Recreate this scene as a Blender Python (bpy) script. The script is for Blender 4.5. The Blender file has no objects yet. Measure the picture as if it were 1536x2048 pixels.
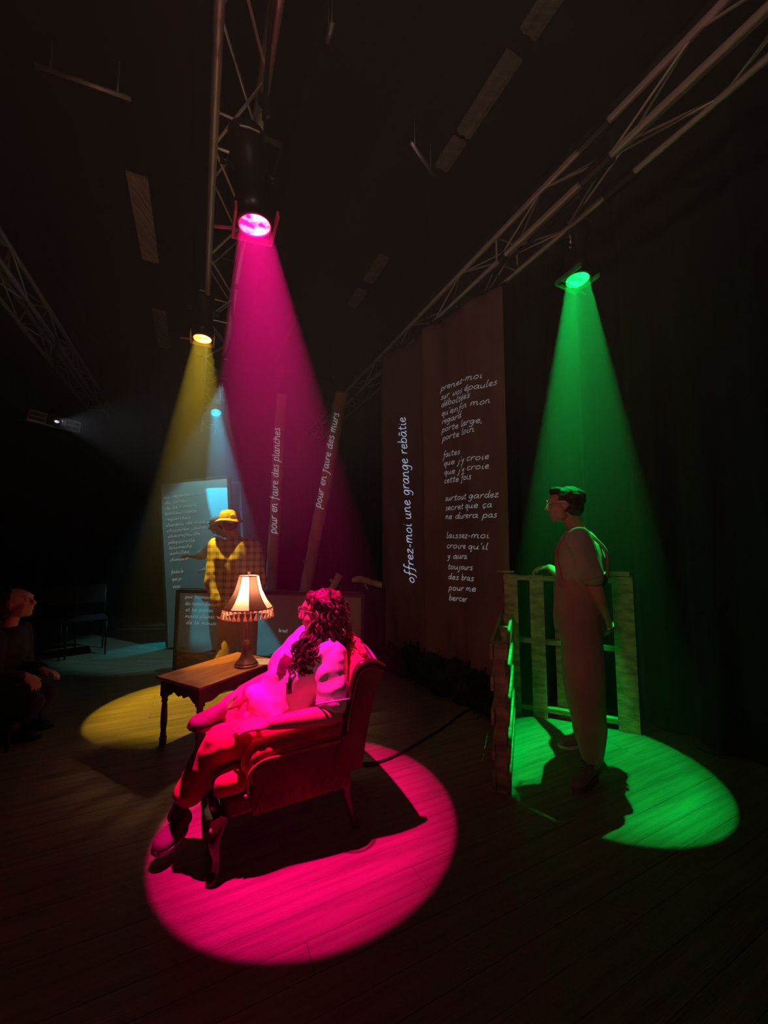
import bpy, bmesh, math, random
from mathutils import Vector, Matrix, Euler, noise
R = random.Random(7)
PI = math.pi
sc = bpy.context.scene
COL = sc.collection
V = Vector

# ---------------------------------------------------------------- camera
F_PX, PITCH, HC = 769.0, math.radians(4.9), 1.40
cam_d = bpy.data.cameras.new('camera'); cam = bpy.data.objects.new('camera', cam_d); COL.objects.link(cam)
cam.location = (0, 0, HC); cam.rotation_euler = (PI / 2 + PITCH, 0, 0)
cam_d.sensor_fit = 'VERTICAL'; cam_d.sensor_height = 24.0; cam_d.lens = 24.0 * F_PX / 2048.0
cam_d.clip_start = 0.05; cam_d.clip_end = 60
sc.camera = cam
sc.cycles.volume_step_rate = 2.0
# ---------------------------------------------------------------- world, exposure
w = bpy.data.worlds.new('world'); sc.world = w; w.use_nodes = True
w.node_tree.nodes['Background'].inputs[0].default_value = (0.0, 0.0, 0.0, 1)
w.node_tree.nodes['Background'].inputs[1].default_value = 0.0
sc.view_settings.view_transform = 'Standard'; sc.view_settings.look = 'None'
sc.view_settings.gamma = 1.0; sc.view_settings.exposure = 0.0; sc.view_settings.use_curve_mapping = False
# colours (linear) of the gels
MAG, YEL, CYA, GRN = (1.0, 0.0, 0.23), (1.0, 0.66, 0.035), (0.0, 0.62, 1.0), (0.0, 1.0, 0.12)
P_MAG, P_YEL, P_CYA, P_GRN = 2050.0, 3100.0, 1500.0, 3600.0
HAZE = 0.105
BACK = 0.42      # how far inside the housing each lamp sits behind its gel

def spot(name, loc, target, color, power, size_deg, blend=0.10, radius=0.03):
    l = bpy.data.lights.new(name, 'SPOT'); l.color = color; l.energy = power
    l.spot_size = math.radians(size_deg); l.spot_blend = blend; l.shadow_soft_size = radius
    o = bpy.data.objects.new(name, l); COL.objects.link(o); o.location = loc
    o.rotation_euler = (V(target) - V(loc)).to_track_quat('-Z', 'Y').to_euler()
    return o
L_MAG, T_MAG = V((-0.704, 1.957, 3.125)), V((-0.395, 2.155, 0))
L_YEL, T_YEL = V((-1.776, 3.604, 3.400)), V((-1.73, 3.50, 0))
L_CYA, T_CYA = V((-2.61, 5.82, 3.44)), V((-1.56, 4.42, 0))
L_GRN, T_GRN = V((1.486, 2.79, 3.42)), V((1.34, 2.61, 0))
for nm_, l_, t_, c_, p_, deg in (('magenta_spot_light', L_MAG, T_MAG, MAG, P_MAG, 24.6), ('yellow_spot_light', L_YEL, T_YEL, YEL, P_YEL, 22.2), ('cyan_spot_light', L_CYA, T_CYA, CYA, P_CYA, 16), ('green_spot_light', L_GRN, T_GRN, GRN, P_GRN, 20.9)):
    spot(nm_, l_ - (t_ - l_).normalized() * BACK, t_, c_, p_, deg)
# added dim warm fill light above and behind the camera, turned up at the rig
spot('added_rig_fill', (0.35, -1.2, 3.55), (0.35, 3.2, 4.25), (1.0, 0.66, 0.50), 80.0, 84, 0.9, 0.08)
spot('added_front_fill', (-1.6, -1.8, 3.0), (0.95, 3.3, 1.75), (1.0, 0.50, 0.38), 92.0, 50, 0.95, 0.25)  # added warm fill out of frame, lifting the banners and standing figure
# added pale teal wash lantern under the left truss, brightening the tilted screen
L_WSH, T_WSH = V((-2.03, 4.66, 3.42)), V((-2.62, 5.30, 1.15))
spot('added_screen_wash', L_WSH, T_WSH, (0.30, 0.90, 1.0), 115.0, 46.0, 0.4, 0.03)
# added unseen floor lantern behind the tilted screen, washing the floor cyan
spot('added_floor_wash', (-2.75, 6.05, 0.62), (-3.22, 5.42, 0.0), CYA, 40.0, 33, 0.5, 0.03)

# ---------------------------------------------------------------- helpers
def at(x, y, Y):
    a = (x - 768) / F_PX; b = (1024 - y) / F_PX
    d = V((a, math.cos(PITCH) - b * math.sin(PITCH), math.sin(PITCH) + b * math.cos(PITCH)))
    return V((0, 0, HC)) + d * (Y / d.y)
UU, VV = V((-0.436, 0.900, 0)).normalized(), V((0.900, 0.436, 0)).normalized()
def uv(u, v, z=0.0): return UU * u + VV * v + V((0, 0, z))
ROOM_A = math.atan2(VV.y, VV.x)

def tag(o, label=None, cat=None, group=None, kind=None):
    if label: o['label'] = label
    if cat: o['category'] = cat
    if group: o['group'] = group
    if kind: o['kind'] = kind
    return o
def empty(name, loc=(0, 0, 0), rz=0.0, label=None, cat=None, group=None):
    o = bpy.data.objects.new(name, None); COL.objects.link(o); o.location = loc; o.rotation_euler = (0, 0, rz)
    o.empty_display_size = 0.05
    return tag(o, label, cat, group)
def link(name, me, mat=None, parent=None, smooth=False):
    if mat is not None:
        me.materials.clear(); me.materials.append(mat)
    if smooth:
        for p in me.polygons: p.use_smooth = True
    o = bpy.data.objects.new(name, me); COL.objects.link(o)
    if parent is not None: o.parent = parent
    return o
def obj(name, bm, mat, parent=None, smooth=False):
    me = bpy.data.meshes.new(name); bmesh.ops.recalc_face_normals(bm, faces=bm.faces); bm.to_mesh(me); bm.free()
    return link(name, me, mat, parent, smooth)
def to_local(o, root):
    """part built in world coordinates becomes a child of root, staying where it is"""
    m = Matrix.Translation(root.location) @ root.rotation_euler.to_matrix().to_4x4()
    o.data.transform(m.inverted()); o.parent = root
    return o
def BM(): return bmesh.new()
def frame(d, ref=None):
    d = V(d).normalized(); ref = V(ref) if ref is not None else (V((0, 0, 1)) if abs(d.z) < 0.95 else V((1, 0, 0)))
    a = ref.cross(d).normalized(); b = d.cross(a).normalized()
    return d, a, b
def box(bm, c, s, rot=None, bev=0.0):
    """box with centre c, full size s, rot 3x3"""
    m = (rot.to_4x4() if rot is not None else Matrix.Identity(4))
    r = bmesh.ops.create_cube(bm, size=1.0)
    vs = r['verts']
    for v in vs: v.co = V((v.co.x * s[0], v.co.y * s[1], v.co.z * s[2]))
    if bev > 0:
        es = list({e for v in vs for e in v.link_edges})
        q = bmesh.ops.bevel(bm, geom=es, offset=bev, segments=2, affect='EDGES', profile=0.5)
        vs = list({v for f in q['faces'] for v in f.verts} | {v for v in vs if v.is_valid})
        fs = set(); st = list(vs)
        seen = set(st)
        while st:
            v = st.pop()
            for e in v.link_edges:
                o = e.other_vert(v)
                if o not in seen: seen.add(o); st.append(o)
        vs = list(seen)
    for v in vs: v.co = m @ v.co + V(c)
    return vs
def rotz(a): return Matrix.Rotation(a, 3, 'Z')
def beam(bm, p, q, w_, h, up=(0, 0, 1), bev=0.0):
    p, q = V(p), V(q); d = q - p; L = d.length; d.normalize()
    u = V(up); a = d.cross(u)
    if a.length < 1e-4: a = d.cross(V((1, 0, 0)))
    a.normalize(); b = a.cross(d).normalized()
    m = Matrix((d, a, b)).transposed()
    return box(bm, (p + q) / 2, (L, w_, h), m, bev)
def tube(bm, pts, rad, seg=10, cap=True, sub=0, close=False):
    """round tube through pts; rad number or list"""
    pts = [V(p) for p in pts]
    if not isinstance(rad, (list, tuple)): rad = [rad] * len(pts)
    if sub:
        P, Q = [], []
        n = len(pts)
        for i in range(n - 1):
            p0, p1, p2, p3 = pts[max(i - 1, 0)], pts[i], pts[i + 1], pts[min(i + 2, n - 1)]
            for k in range(sub):
                t = k / sub
                P.append(0.5 * ((2 * p1) + (p2 - p0) * t + (2 * p0 - 5 * p1 + 4 * p2 - p3) * t * t + (3 * p1 - p0 - 3 * p2 + p3) * t ** 3))
                Q.append(rad[i] * (1 - t) + rad[i + 1] * t)
        P.append(pts[-1]); Q.append(rad[-1]); pts, rad = P, Q
    rings = []; a = None
    for i, p in enumerate(pts):
        d = (pts[min(i + 1, len(pts) - 1)] - pts[max(i - 1, 0)])
        if d.length < 1e-9: d = V((0, 0, 1))
        d.normalize()
        if a is None: _, a, b = frame(d)
        else:
            a = (a - d * a.dot(d))
            if a.length < 1e-6: _, a, b = frame(d)
            a.normalize(); b = d.cross(a)
        rings.append([bm.verts.new(p + (a * math.cos(2 * PI * k / seg) + b * math.sin(2 * PI * k / seg)) * rad[i]) for k in range(seg)])
    for i in range(len(rings) - 1):
        for k in range(seg):
            bm.faces.new((rings[i][k], rings[i][(k + 1) % seg], rings[i + 1][(k + 1) % seg], rings[i + 1][k]))
    if cap:
        bm.faces.new(rings[0][::-1]); bm.faces.new(rings[-1])
    return rings
def lathe(bm, c, prof, seg=24, axis=None, fl=None, cap=True):
    """prof: (radius, height) list; fl(angle, height, r)->r"""
    c = V(c); d, a, b = frame(axis if axis is not None else (0, 0, 1), (0, 1, 0.01) if axis is None else None)
    rings = []
    for (r, h) in prof:
        rings.append([bm.verts.new(c + d * h + (a * math.cos(2 * PI * k / seg) + b * math.sin(2 * PI * k / seg)) * (fl(2 * PI * k / seg, h, r) if fl else r)) for k in range(seg)])
    for i in range(len(rings) - 1):
        for k in range(seg):
            bm.faces.new((rings[i][k], rings[i][(k + 1) % seg], rings[i + 1][(k + 1) % seg], rings[i + 1][k]))
    if cap and prof[0][0] > 1e-4: bm.faces.new(rings[0][::-1])
    if cap and prof[-1][0] > 1e-4: bm.faces.new(rings[-1])
    bmesh.ops.remove_doubles(bm, verts=[v for rr in (rings[0], rings[-1]) for v in rr], dist=1e-5)
def ell(bm, c, rx, ry=None, rz=None, ax=None, sub=3):
    """ellipsoid; ax = 3 axis vectors"""
    if ry is None: ry = rz = rx
    r = bmesh.ops.create_icosphere(bm, subdivisions=sub, radius=1.0)
    A, B, Cc = ax if ax else (V((1, 0, 0)), V((0, 1, 0)), V((0, 0, 1)))
    for v in r['verts']:
        v.co = V(c) + A * (v.co.x * rx) + B * (v.co.y * ry) + Cc * (v.co.z * rz)
    return r['verts']
def limb(bm, pts, rad, seg=14):
    pts = [V(p) for p in pts]
    for i, p in enumerate(pts): ell(bm, p, rad[i] * 0.995, rad[i] * 0.995, rad[i] * 0.995, sub=2)
    for i in range(len(pts) - 1):
        if (pts[i + 1] - pts[i]).length > 1e-4: tube(bm, [pts[i], pts[i + 1]], [rad[i], rad[i + 1]], seg)
def loft(bm, secs, seg=20):
    """secs: (centre, axisA vector*radius, axisB vector*radius)"""
    rings = [[bm.verts.new(V(c) + V(a) * math.cos(2 * PI * k / seg) + V(b) * math.sin(2 * PI * k / seg)) for k in range(seg)] for c, a, b in secs]
    for i in range(len(rings) - 1):
        for k in range(seg):
            bm.faces.new((rings[i][k], rings[i][(k + 1) % seg], rings[i + 1][(k + 1) % seg], rings[i + 1][k]))
    bm.faces.new(rings[0][::-1]); bm.faces.new(rings[-1])
def remesh(name, bm, voxel, mat, parent=None, smooth_it=4, wrinkle=None, decimate=None):
    me = bpy.data.meshes.new('tmp'); bmesh.ops.recalc_face_normals(bm, faces=bm.faces); bm.to_mesh(me); bm.free()
    o = bpy.data.objects.new('tmp', me); COL.objects.link(o)
    m = o.modifiers.new('r', 'REMESH'); m.mode = 'VOXEL'; m.voxel_size = voxel
    s = o.modifiers.new('s', 'SMOOTH'); s.factor = 0.5; s.iterations = smooth_it
    dg = bpy.context.evaluated_depsgraph_get(); dg.update()
    out = bpy.data.meshes.new_from_object(o.evaluated_get(dg))
    bpy.data.objects.remove(o); bpy.data.meshes.remove(me)
    out.name = name
    if wrinkle:
        out.update()
        ns = [v.normal.copy() for v in out.vertices]
        for v, n in zip(out.vertices, ns): v.co += n * wrinkle(v.co)
    o = link(name, out, mat, None, True)
    if parent is not None: to_local(o, parent)
    return o
def fold(amp, f1=9.0, f2=3.0, d=(0, 0, 1)):
    d = V(d).normalized(); _, a, b = frame(d)
    def g(co):
        q = V((co.dot(a) * f1, co.dot(b) * f1, co.dot(d) * f2))
        n = noise.noise(q) + 0.5 * noise.noise(q * 2.1)
        q2 = V((co.dot(a) * f2, co.dot(b) * f1, co.dot(d) * f1 * 0.8))
        return amp * (n * 0.8 + 0.7 * (0.35 - abs(noise.noise(q2))))
    return g

# ---------------------------------------------------------------- materials
def mat(name, col, rough=0.6, metal=0.0, var=0.12, scale=6.0, bump=0.0, bscale=40.0, stretch=None, sheen=0.0, coat=0.0, emit=None, es=0.0, col2=None, rnd=0.0, coords='Object', spec=0.5, mix=(0.35, 0.65)):
    m = bpy.data.materials.new(name); m.use_nodes = True; nt = m.node_tree; N, Lk = nt.nodes, nt.links
    b = N['Principled BSDF']; b.inputs['Roughness'].default_value = rough; b.inputs['Metallic'].default_value = metal
    b.inputs['Specular IOR Level'].default_value = spec
    if sheen: b.inputs['Sheen Weight'].default_value = sheen
    if coat: b.inputs['Coat Weight'].default_value = coat
    tc = N.new('ShaderNodeTexCoord'); mp = N.new('ShaderNodeMapping'); Lk.new(tc.outputs[coords], mp.inputs[0])
    if stretch: mp.inputs['Scale'].default_value = stretch
    n1 = N.new('ShaderNodeTexNoise'); n1.inputs['Scale'].default_value = scale; n1.inputs['Detail'].default_value = 5
    Lk.new(mp.outputs[0], n1.inputs['Vector'])
    rp = N.new('ShaderNodeValToRGB'); Lk.new(n1.outputs[0], rp.inputs[0])
    c2 = col2 if col2 else tuple(c * (1 - var * 2.2) for c in col)
    rp.color_ramp.elements[0].position, rp.color_ramp.elements[1].position = mix
    rp.color_ramp.elements[0].color = (*c2, 1); rp.color_ramp.elements[1].color = (*[min(1, c * (1 + (var if not col2 else 0))) for c in col], 1)
    out = rp.outputs[0]
    if rnd:
        oi = N.new('ShaderNodeObjectInfo'); mr = N.new('ShaderNodeMapRange'); Lk.new(oi.outputs['Random'], mr.inputs[0])
        mr.inputs[3].default_value = 1 - rnd; mr.inputs[4].default_value = 1 + rnd
        mx = N.new('ShaderNodeVectorMath'); mx.operation = 'SCALE'; Lk.new(out, mx.inputs[0]); Lk.new(mr.outputs[0], mx.inputs['Scale']); out = mx.outputs[0]
    Lk.new(out, b.inputs['Base Color'])
    if bump:
        n2 = N.new('ShaderNodeTexNoise'); n2.inputs['Scale'].default_value = bscale; n2.inputs['Detail'].default_value = 4
        Lk.new(mp.outputs[0], n2.inputs['Vector']); bp = N.new('ShaderNodeBump'); bp.inputs['Strength'].default_value = bump
        bp.inputs['Distance'].default_value = 0.01; Lk.new(n2.outputs[0], bp.inputs['Height']); Lk.new(bp.outputs[0], b.inputs['Normal'])
    if emit: b.inputs['Emission Color'].default_value = (*emit, 1); b.inputs['Emission Strength'].default_value = es
    return m
def cloth_screen(name, col, alpha=0.0, trans=0.5):
    """thin cloth that lets light through: diffuse + translucent (+ open weave)"""
    m = bpy.data.materials.new(name); m.use_nodes = True; nt = m.node_tree; N, Lk = nt.nodes, nt.links
    N.remove(N['Principled BSDF']); out = N['Material Output']
    n = N.new('ShaderNodeTexNoise'); n.inputs['Scale'].default_value = 5.0
    tc = N.new('ShaderNodeTexCoord'); Lk.new(tc.outputs['Object'], n.inputs['Vector'])
    rp = N.new('ShaderNodeValToRGB'); Lk.new(n.outputs[0], rp.inputs[0])
    rp.color_ramp.elements[0].color = (*[c * 0.85 for c in col], 1); rp.color_ramp.elements[1].color = (*col, 1)
    d = N.new('ShaderNodeBsdfDiffuse'); t = N.new('ShaderNodeBsdfTranslucent'); Lk.new(rp.outputs[0], d.inputs[0]); Lk.new(rp.outputs[0], t.inputs[0])
    mx = N.new('ShaderNodeMixShader'); mx.inputs[0].default_value = trans; Lk.new(d.outputs[0], mx.inputs[1]); Lk.new(t.outputs[0], mx.inputs[2])
    s = mx.outputs[0]
    if alpha > 0:
        tr = N.new('ShaderNodeBsdfTransparent'); m2 = N.new('ShaderNodeMixShader'); m2.inputs[0].default_value = alpha
        Lk.new(s, m2.inputs[1]); Lk.new(tr.outputs[0], m2.inputs[2]); s = m2.outputs[0]
    Lk.new(s, out.inputs[0])
    return m
def glow(name, col, strength):
    m = bpy.data.materials.new(name); m.use_nodes = True; nt = m.node_tree; N = nt.nodes; N.remove(N['Principled BSDF'])
    e = N.new('ShaderNodeEmission'); e.inputs[0].default_value = (*col, 1); e.inputs[1].default_value = strength
    nt.links.new(e.outputs[0], N['Material Output'].inputs[0]); return m
def lens_mat(name, dark, bright, strength, clear=False):
    """gel-covered lens: hot patchy centre"""
    m = bpy.data.materials.new(name); m.use_nodes = True; nt = m.node_tree; N, Lk = nt.nodes, nt.links; N.remove(N['Principled BSDF'])
    tc = N.new('ShaderNodeTexCoord'); n = N.new('ShaderNodeTexNoise'); n.inputs['Scale'].default_value = 18; Lk.new(tc.outputs['Object'], n.inputs['Vector'])
    rp = N.new('ShaderNodeValToRGB'); rp.color_ramp.elements[0].position = 0.42; rp.color_ramp.elements[1].position = 0.6
    rp.color_ramp.elements[0].color = (*dark, 1); rp.color_ramp.elements[1].color = (*bright, 1); Lk.new(n.outputs[0], rp.inputs[0])
    e = N.new('ShaderNodeEmission'); e.inputs[1].default_value = strength; Lk.new(rp.outputs[0], e.inputs[0])
    if clear:
        tr = N.new('ShaderNodeBsdfTransparent'); ad = N.new('ShaderNodeAddShader'); Lk.new(e.outputs[0], ad.inputs[0]); Lk.new(tr.outputs[0], ad.inputs[1]); e = ad
    Lk.new(e.outputs[0], N['Material Output'].inputs[0])
    return m
M = {}
M['plank'] = mat('worn_floor_wood', (0.30, 0.225, 0.15), 0.42, var=0.10, scale=3.2, col2=(0.17, 0.125, 0.08), bump=0.35, bscale=20, stretch=(0.5, 10.0, 1.0), rnd=0.05, mix=(0.3, 0.62))
M['gap'] = mat('dark_gap', (0.10, 0.07, 0.045), 0.9)
M['black'] = mat('black_drape', (0.006, 0.006, 0.006), 0.9, sheen=0.05, scale=3)
M['drape_r'] = mat('black_stage_curtain', (0.010, 0.010, 0.010), 0.85, sheen=0.12, scale=2.5, bump=0.2, bscale=120)
M['ceil'] = mat('dark_ceiling', (0.004, 0.002, 0.002), 0.95, spec=0.1)
M['joist'] = mat('dark_joist', (0.012, 0.006, 0.005), 0.9, scale=4, spec=0.15)
M['strip'] = mat('raw_wood_strip', (0.85, 0.55, 0.33), 0.7, scale=3, stretch=(20, 0.6, 1), var=0.25)
M['strip_g'] = mat('grey_ceiling_strip', (0.34, 0.30, 0.27), 0.7, scale=3, stretch=(1, 8, 1), var=0.2)
M['alu'] = mat('truss_aluminium', (0.92, 0.78, 0.70), 0.42, metal=0.6, scale=5, var=0.15, bump=0.1, bscale=60)
M['blackmetal'] = mat('black_metal', (0.02, 0.02, 0.02), 0.35, metal=0.2)
M['rubber'] = mat('black_rubber_cable', (0.012, 0.012, 0.012), 0.5)
M['glint_eye_white'] = mat('white_glint_and_eye', (0.8, 0.8, 0.8), 0.4)  # plain white: painted glints on the spotlights, and the eye whites
M['banner1'] = mat('brown_banner_cloth', (0.16, 0.066, 0.072), 0.9, scale=2.5, var=0.18, bump=0.3, bscale=200, stretch=(1, 1, 0.35))
M['banner2'] = mat('taupe_banner_cloth', (0.21, 0.100, 0.092), 0.9, scale=2.5, var=0.18, bump=0.3, bscale=200, stretch=(1, 1, 0.35))
M['text'] = glow('projected_light_text', (0.72, 0.78, 1.0), 0.34)  # text ribbons glow by themselves, standing in for projector light
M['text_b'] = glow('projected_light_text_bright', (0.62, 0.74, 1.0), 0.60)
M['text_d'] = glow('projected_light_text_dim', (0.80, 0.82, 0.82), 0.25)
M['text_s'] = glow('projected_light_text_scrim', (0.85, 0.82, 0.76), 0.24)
M['bark'] = mat('peeled_bark', (0.60, 0.30, 0.19), 0.85, scale=7, col2=(0.26, 0.13, 0.08), bump=0.8, bscale=22, stretch=(1, 1, 0.35), mix=(0.3, 0.7))
M['drift'] = mat('driftwood', (0.74, 0.50, 0.28), 0.8, scale=9, col2=(0.36, 0.20, 0.10), bump=0.8, bscale=30, stretch=(0.4, 1, 1), mix=(0.3, 0.65))
M['screen'] = cloth_screen('screen_cloth', (0.80, 0.84, 0.82), 0.0, 0.45)
M['scrim'] = cloth_screen('scrim_cloth', (0.80, 0.66, 0.52), 0.26, 0.4)
M['frame'] = mat('painted_frame_wood', (0.075, 0.052, 0.035), 0.6, var=0.2, scale=9)
M['frame_b'] = mat('pale_grey_frame', (0.26, 0.26, 0.30), 0.6)
M['board'] = mat('low_kick_board', (0.40, 0.27, 0.15), 0.7, scale=4, var=0.2, stretch=(1, 8, 8))
M['table'] = mat('waxed_table_wood', (0.62, 0.24, 0.07), 0.42, scale=5, col2=(0.34, 0.11, 0.035), bump=0.12, bscale=20, stretch=(8.0, 0.9, 2.0), coat=0.08, mix=(0.3, 0.7))
M['table_d'] = mat('dark_table_wood', (0.15, 0.055, 0.028), 0.38, scale=6, var=0.25, coat=0.15)
M['paper'] = mat('cream_paper', (0.85, 0.76, 0.60), 0.8, var=0.03)
M['ink'] = mat('faded_ink', (0.10, 0.08, 0.07), 0.8)
M['bronze'] = mat('bronze_lamp_metal', (0.34, 0.16, 0.11), 0.38, metal=0.45, scale=12, var=0.25)
M['shade_l'] = cloth_screen('ivory_lamp_panel', (0.98, 0.84, 0.68), 0.0, 0.80)
M['shade_d'] = cloth_screen('brown_lamp_panel', (0.26, 0.12, 0.085), 0.0, 0.25)
M['trimc'] = cloth_screen('lamp_trim_cord', (0.62, 0.30, 0.22), 0.0, 0.4)
M['tassel'] = cloth_screen('silk_tassel', (0.98, 0.62, 0.52), 0.0, 0.45)
M['bulb'] = glow('warm_bulb', (1.0, 0.78, 0.50), 30.0)
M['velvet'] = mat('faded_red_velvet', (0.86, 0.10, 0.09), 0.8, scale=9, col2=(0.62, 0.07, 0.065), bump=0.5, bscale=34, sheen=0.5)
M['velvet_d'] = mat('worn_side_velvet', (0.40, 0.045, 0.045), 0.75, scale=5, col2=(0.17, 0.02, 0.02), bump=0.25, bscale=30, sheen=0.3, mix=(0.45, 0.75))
M['chairwood'] = mat('dark_polished_chair_wood', (0.06, 0.018, 0.014), 0.22, coat=0.4)
M['brass'] = mat('brass_nail', (0.9, 0.5, 0.4), 0.25, metal=0.4)
M['skin'] = mat('skin', (0.62, 0.33, 0.24), 0.5, var=0.05, scale=8)
M['hair_br'] = mat('curly_brown_hair', (0.10, 0.035, 0.030), 0.38, var=0.4, scale=30, bump=0.4, bscale=90, stretch=(1, 1, .4))
M['hair_dk'] = mat('short_dark_hair', (0.050, 0.040, 0.034), 0.55, var=0.3, scale=40, bump=0.5, bscale=160, stretch=(1, 1, .3))
M['tee_w'] = mat('white_tee', (0.80, 0.74, 0.78), 0.85, var=0.04, scale=4, bump=0.1, bscale=50)
M['print'] = mat('dark_shirt_print', (0.09, 0.02, 0.03), 0.8, var=0.3, scale=14)
M['trouser_p'] = mat('rust_trousers', (0.74, 0.20, 0.13), 0.85, var=0.10, scale=4, bump=0.15, bscale=60)
M['sock'] = mat('dark_sock', (0.05, 0.03, 0.045), 0.9)
M['shoe_p'] = mat('suede_shoe', (0.20, 0.06, 0.13), 0.75, var=0.15, scale=12)
M['sole'] = mat('pale_sole', (0.75, 0.70, 0.66), 0.6)
M['sole_d'] = mat('dark_sole', (0.13, 0.06, 0.07), 0.7, scale=30, bump=0.3)
M['lace'] = mat('dark_lace', (0.06, 0.03, 0.04), 0.8)
M['specs'] = mat('metal_spectacles', (0.75, 0.62, 0.55), 0.25, metal=0.6)
M['tee_o'] = mat('sand_tee', (0.47, 0.44, 0.33), 0.85, var=0.05, scale=4)
M['overall'] = mat('rose_brown_dungarees', (0.46, 0.26, 0.22), 0.85, var=0.08, scale=3, bump=0.15, bscale=60)
M['shoe_c'] = mat('brown_canvas_shoe', (0.30, 0.15, 0.13), 0.8)
M['khaki'] = mat('khaki_trousers', (0.50, 0.30, 0.19), 0.85, var=0.06, scale=3)
M['hat'] = mat('tan_hat_cloth', (0.62, 0.44, 0.25), 0.9, var=0.08, scale=12)
M['patch'] = mat('yellow_patch', (0.95, 0.78, 0.22), 0.7, var=0.05)
M['denim'] = mat('blue_denim', (0.16, 0.30, 0.42), 0.85, var=0.12, scale=10)
M['dark_cloth'] = mat('dark_coat', (0.028, 0.022, 0.024), 0.9)
M['pallet'] = mat('pallet_pine', (0.46, 0.34, 0.20), 0.8, scale=4, var=0.2, bump=0.3, bscale=20, stretch=(0.6, 6, 6), rnd=0.12)
M['plastic_w'] = mat('projector_casing', (0.50, 0.48, 0.50), 0.45)
M['projlens'] = lens_mat('projector_lens', (0.03, 0.06, 0.2), (0.75, 0.92, 1.0), 1.5)
M['foliage'] = mat('dark_brushwood', (0.020, 0.017, 0.014), 0.9, var=0.3, scale=20)
M['seatcloth'] = mat('dark_seat_cloth', (0.03, 0.012, 0.014), 0.9)
def plaid():
    m = mat('plaid_flannel', (0.78, 0.58, 0.24), 0.9); nt = m.node_tree; N, Lk = nt.nodes, nt.links; b = N['Principled BSDF']
    tc = N.new('ShaderNodeTexCoord'); mp = N.new('ShaderNodeMapping'); mp.inputs['Rotation'].default_value = (0, 0, -0.55); Lk.new(tc.outputs['Object'], mp.inputs[0])
    sx = N.new('ShaderNodeSeparateXYZ'); Lk.new(mp.outputs[0], sx.inputs[0]); vals = []
    for k, f in (('X', 15.0), ('Z', 15.0)):
        acc = None
        for mul, thr in ((1.0, 0.55), (4.0, 0.62)):
            mm = N.new('ShaderNodeMath'); mm.operation = 'MULTIPLY'; mm.inputs[1].default_value = f * mul; Lk.new(sx.outputs[k], mm.inputs[0])
            fr = N.new('ShaderNodeMath'); fr.operation = 'FRACT'; Lk.new(mm.outputs[0], fr.inputs[0])
            gt = N.new('ShaderNodeMath'); gt.operation = 'GREATER_THAN'; gt.inputs[1].default_value = thr; Lk.new(fr.outputs[0], gt.inputs[0])
            sc_ = N.new('ShaderNodeMath'); sc_.operation = 'MULTIPLY'; sc_.inputs[1].default_value = 0.34 if mul == 1 else 0.16; Lk.new(gt.outputs[0], sc_.inputs[0])
            if acc is None: acc = sc_
            else:
                ad = N.new('ShaderNodeMath'); ad.operation = 'ADD'; Lk.new(acc.outputs[0], ad.inputs[0]); Lk.new(sc_.outputs[0], ad.inputs[1]); acc = ad
        vals.append(acc)
    ad = N.new('ShaderNodeMath'); ad.operation = 'ADD'; Lk.new(vals[0].outputs[0], ad.inputs[0]); Lk.new(vals[1].outputs[0], ad.inputs[1])
    rp = N.new('ShaderNodeValToRGB'); Lk.new(ad.outputs[0], rp.inputs[0]); rp.color_ramp.elements[0].color = (0.80, 0.62, 0.30, 1); rp.color_ramp.elements[1].color = (0.10, 0.06, 0.035, 1)
    Lk.new(rp.outputs[0], b.inputs['Base Color']); return m
M['plaid'] = plaid()

# ================================================================= THE ROOM
bm = BM(); box(bm, uv(3.0, -1.3, -0.045), (12.5, 11.0, 0.06), rotz(ROOM_A))
floor = obj('floor', bm, M['gap']); tag(floor, kind='structure')
pm = {}
def plank_mesh(L, W):
    k = round(L, 2)
    if k not in pm:
        b_ = BM(); box(b_, (0, 0, 0), (L - 0.0015, W - 0.0012, 0.015), None, 0.0006); me = bpy.data.meshes.new('plank')
        b_.to_mesh(me); b_.free(); me.materials.append(M['plank']); pm[k] = me
    return pm[k]
PW = 0.115
far = BM(); row = 0; u = -0.9; cnt = 0
while u < 9.2:
    v = -6.3 + R.choice([0, 0.6, 1.2, 1.8, -0.5])
    while v < 3.7:
        L = R.choice([2.4, 3.0, 3.6])
        if 0.55 < u < 5.4 and v + L > -4.8 and cnt < 290:
            o = bpy.data.objects.new('plank', plank_mesh(L, PW)); COL.objects.link(o); o.parent = floor
            o.location = uv(u, v + L / 2, -0.0075 + R.uniform(-0.0006, 0.0)); o.rotation_euler = (0, 0, ROOM_A); cnt += 1
        else: box(far, uv(u, v + L / 2, -0.0075), (L - 0.0015, PW - 0.0012, 0.015), rotz(ROOM_A))
        v += L
    u += PW; row += 1
tag(obj('floorboards', far, M['plank'], floor), kind='stuff')

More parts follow.
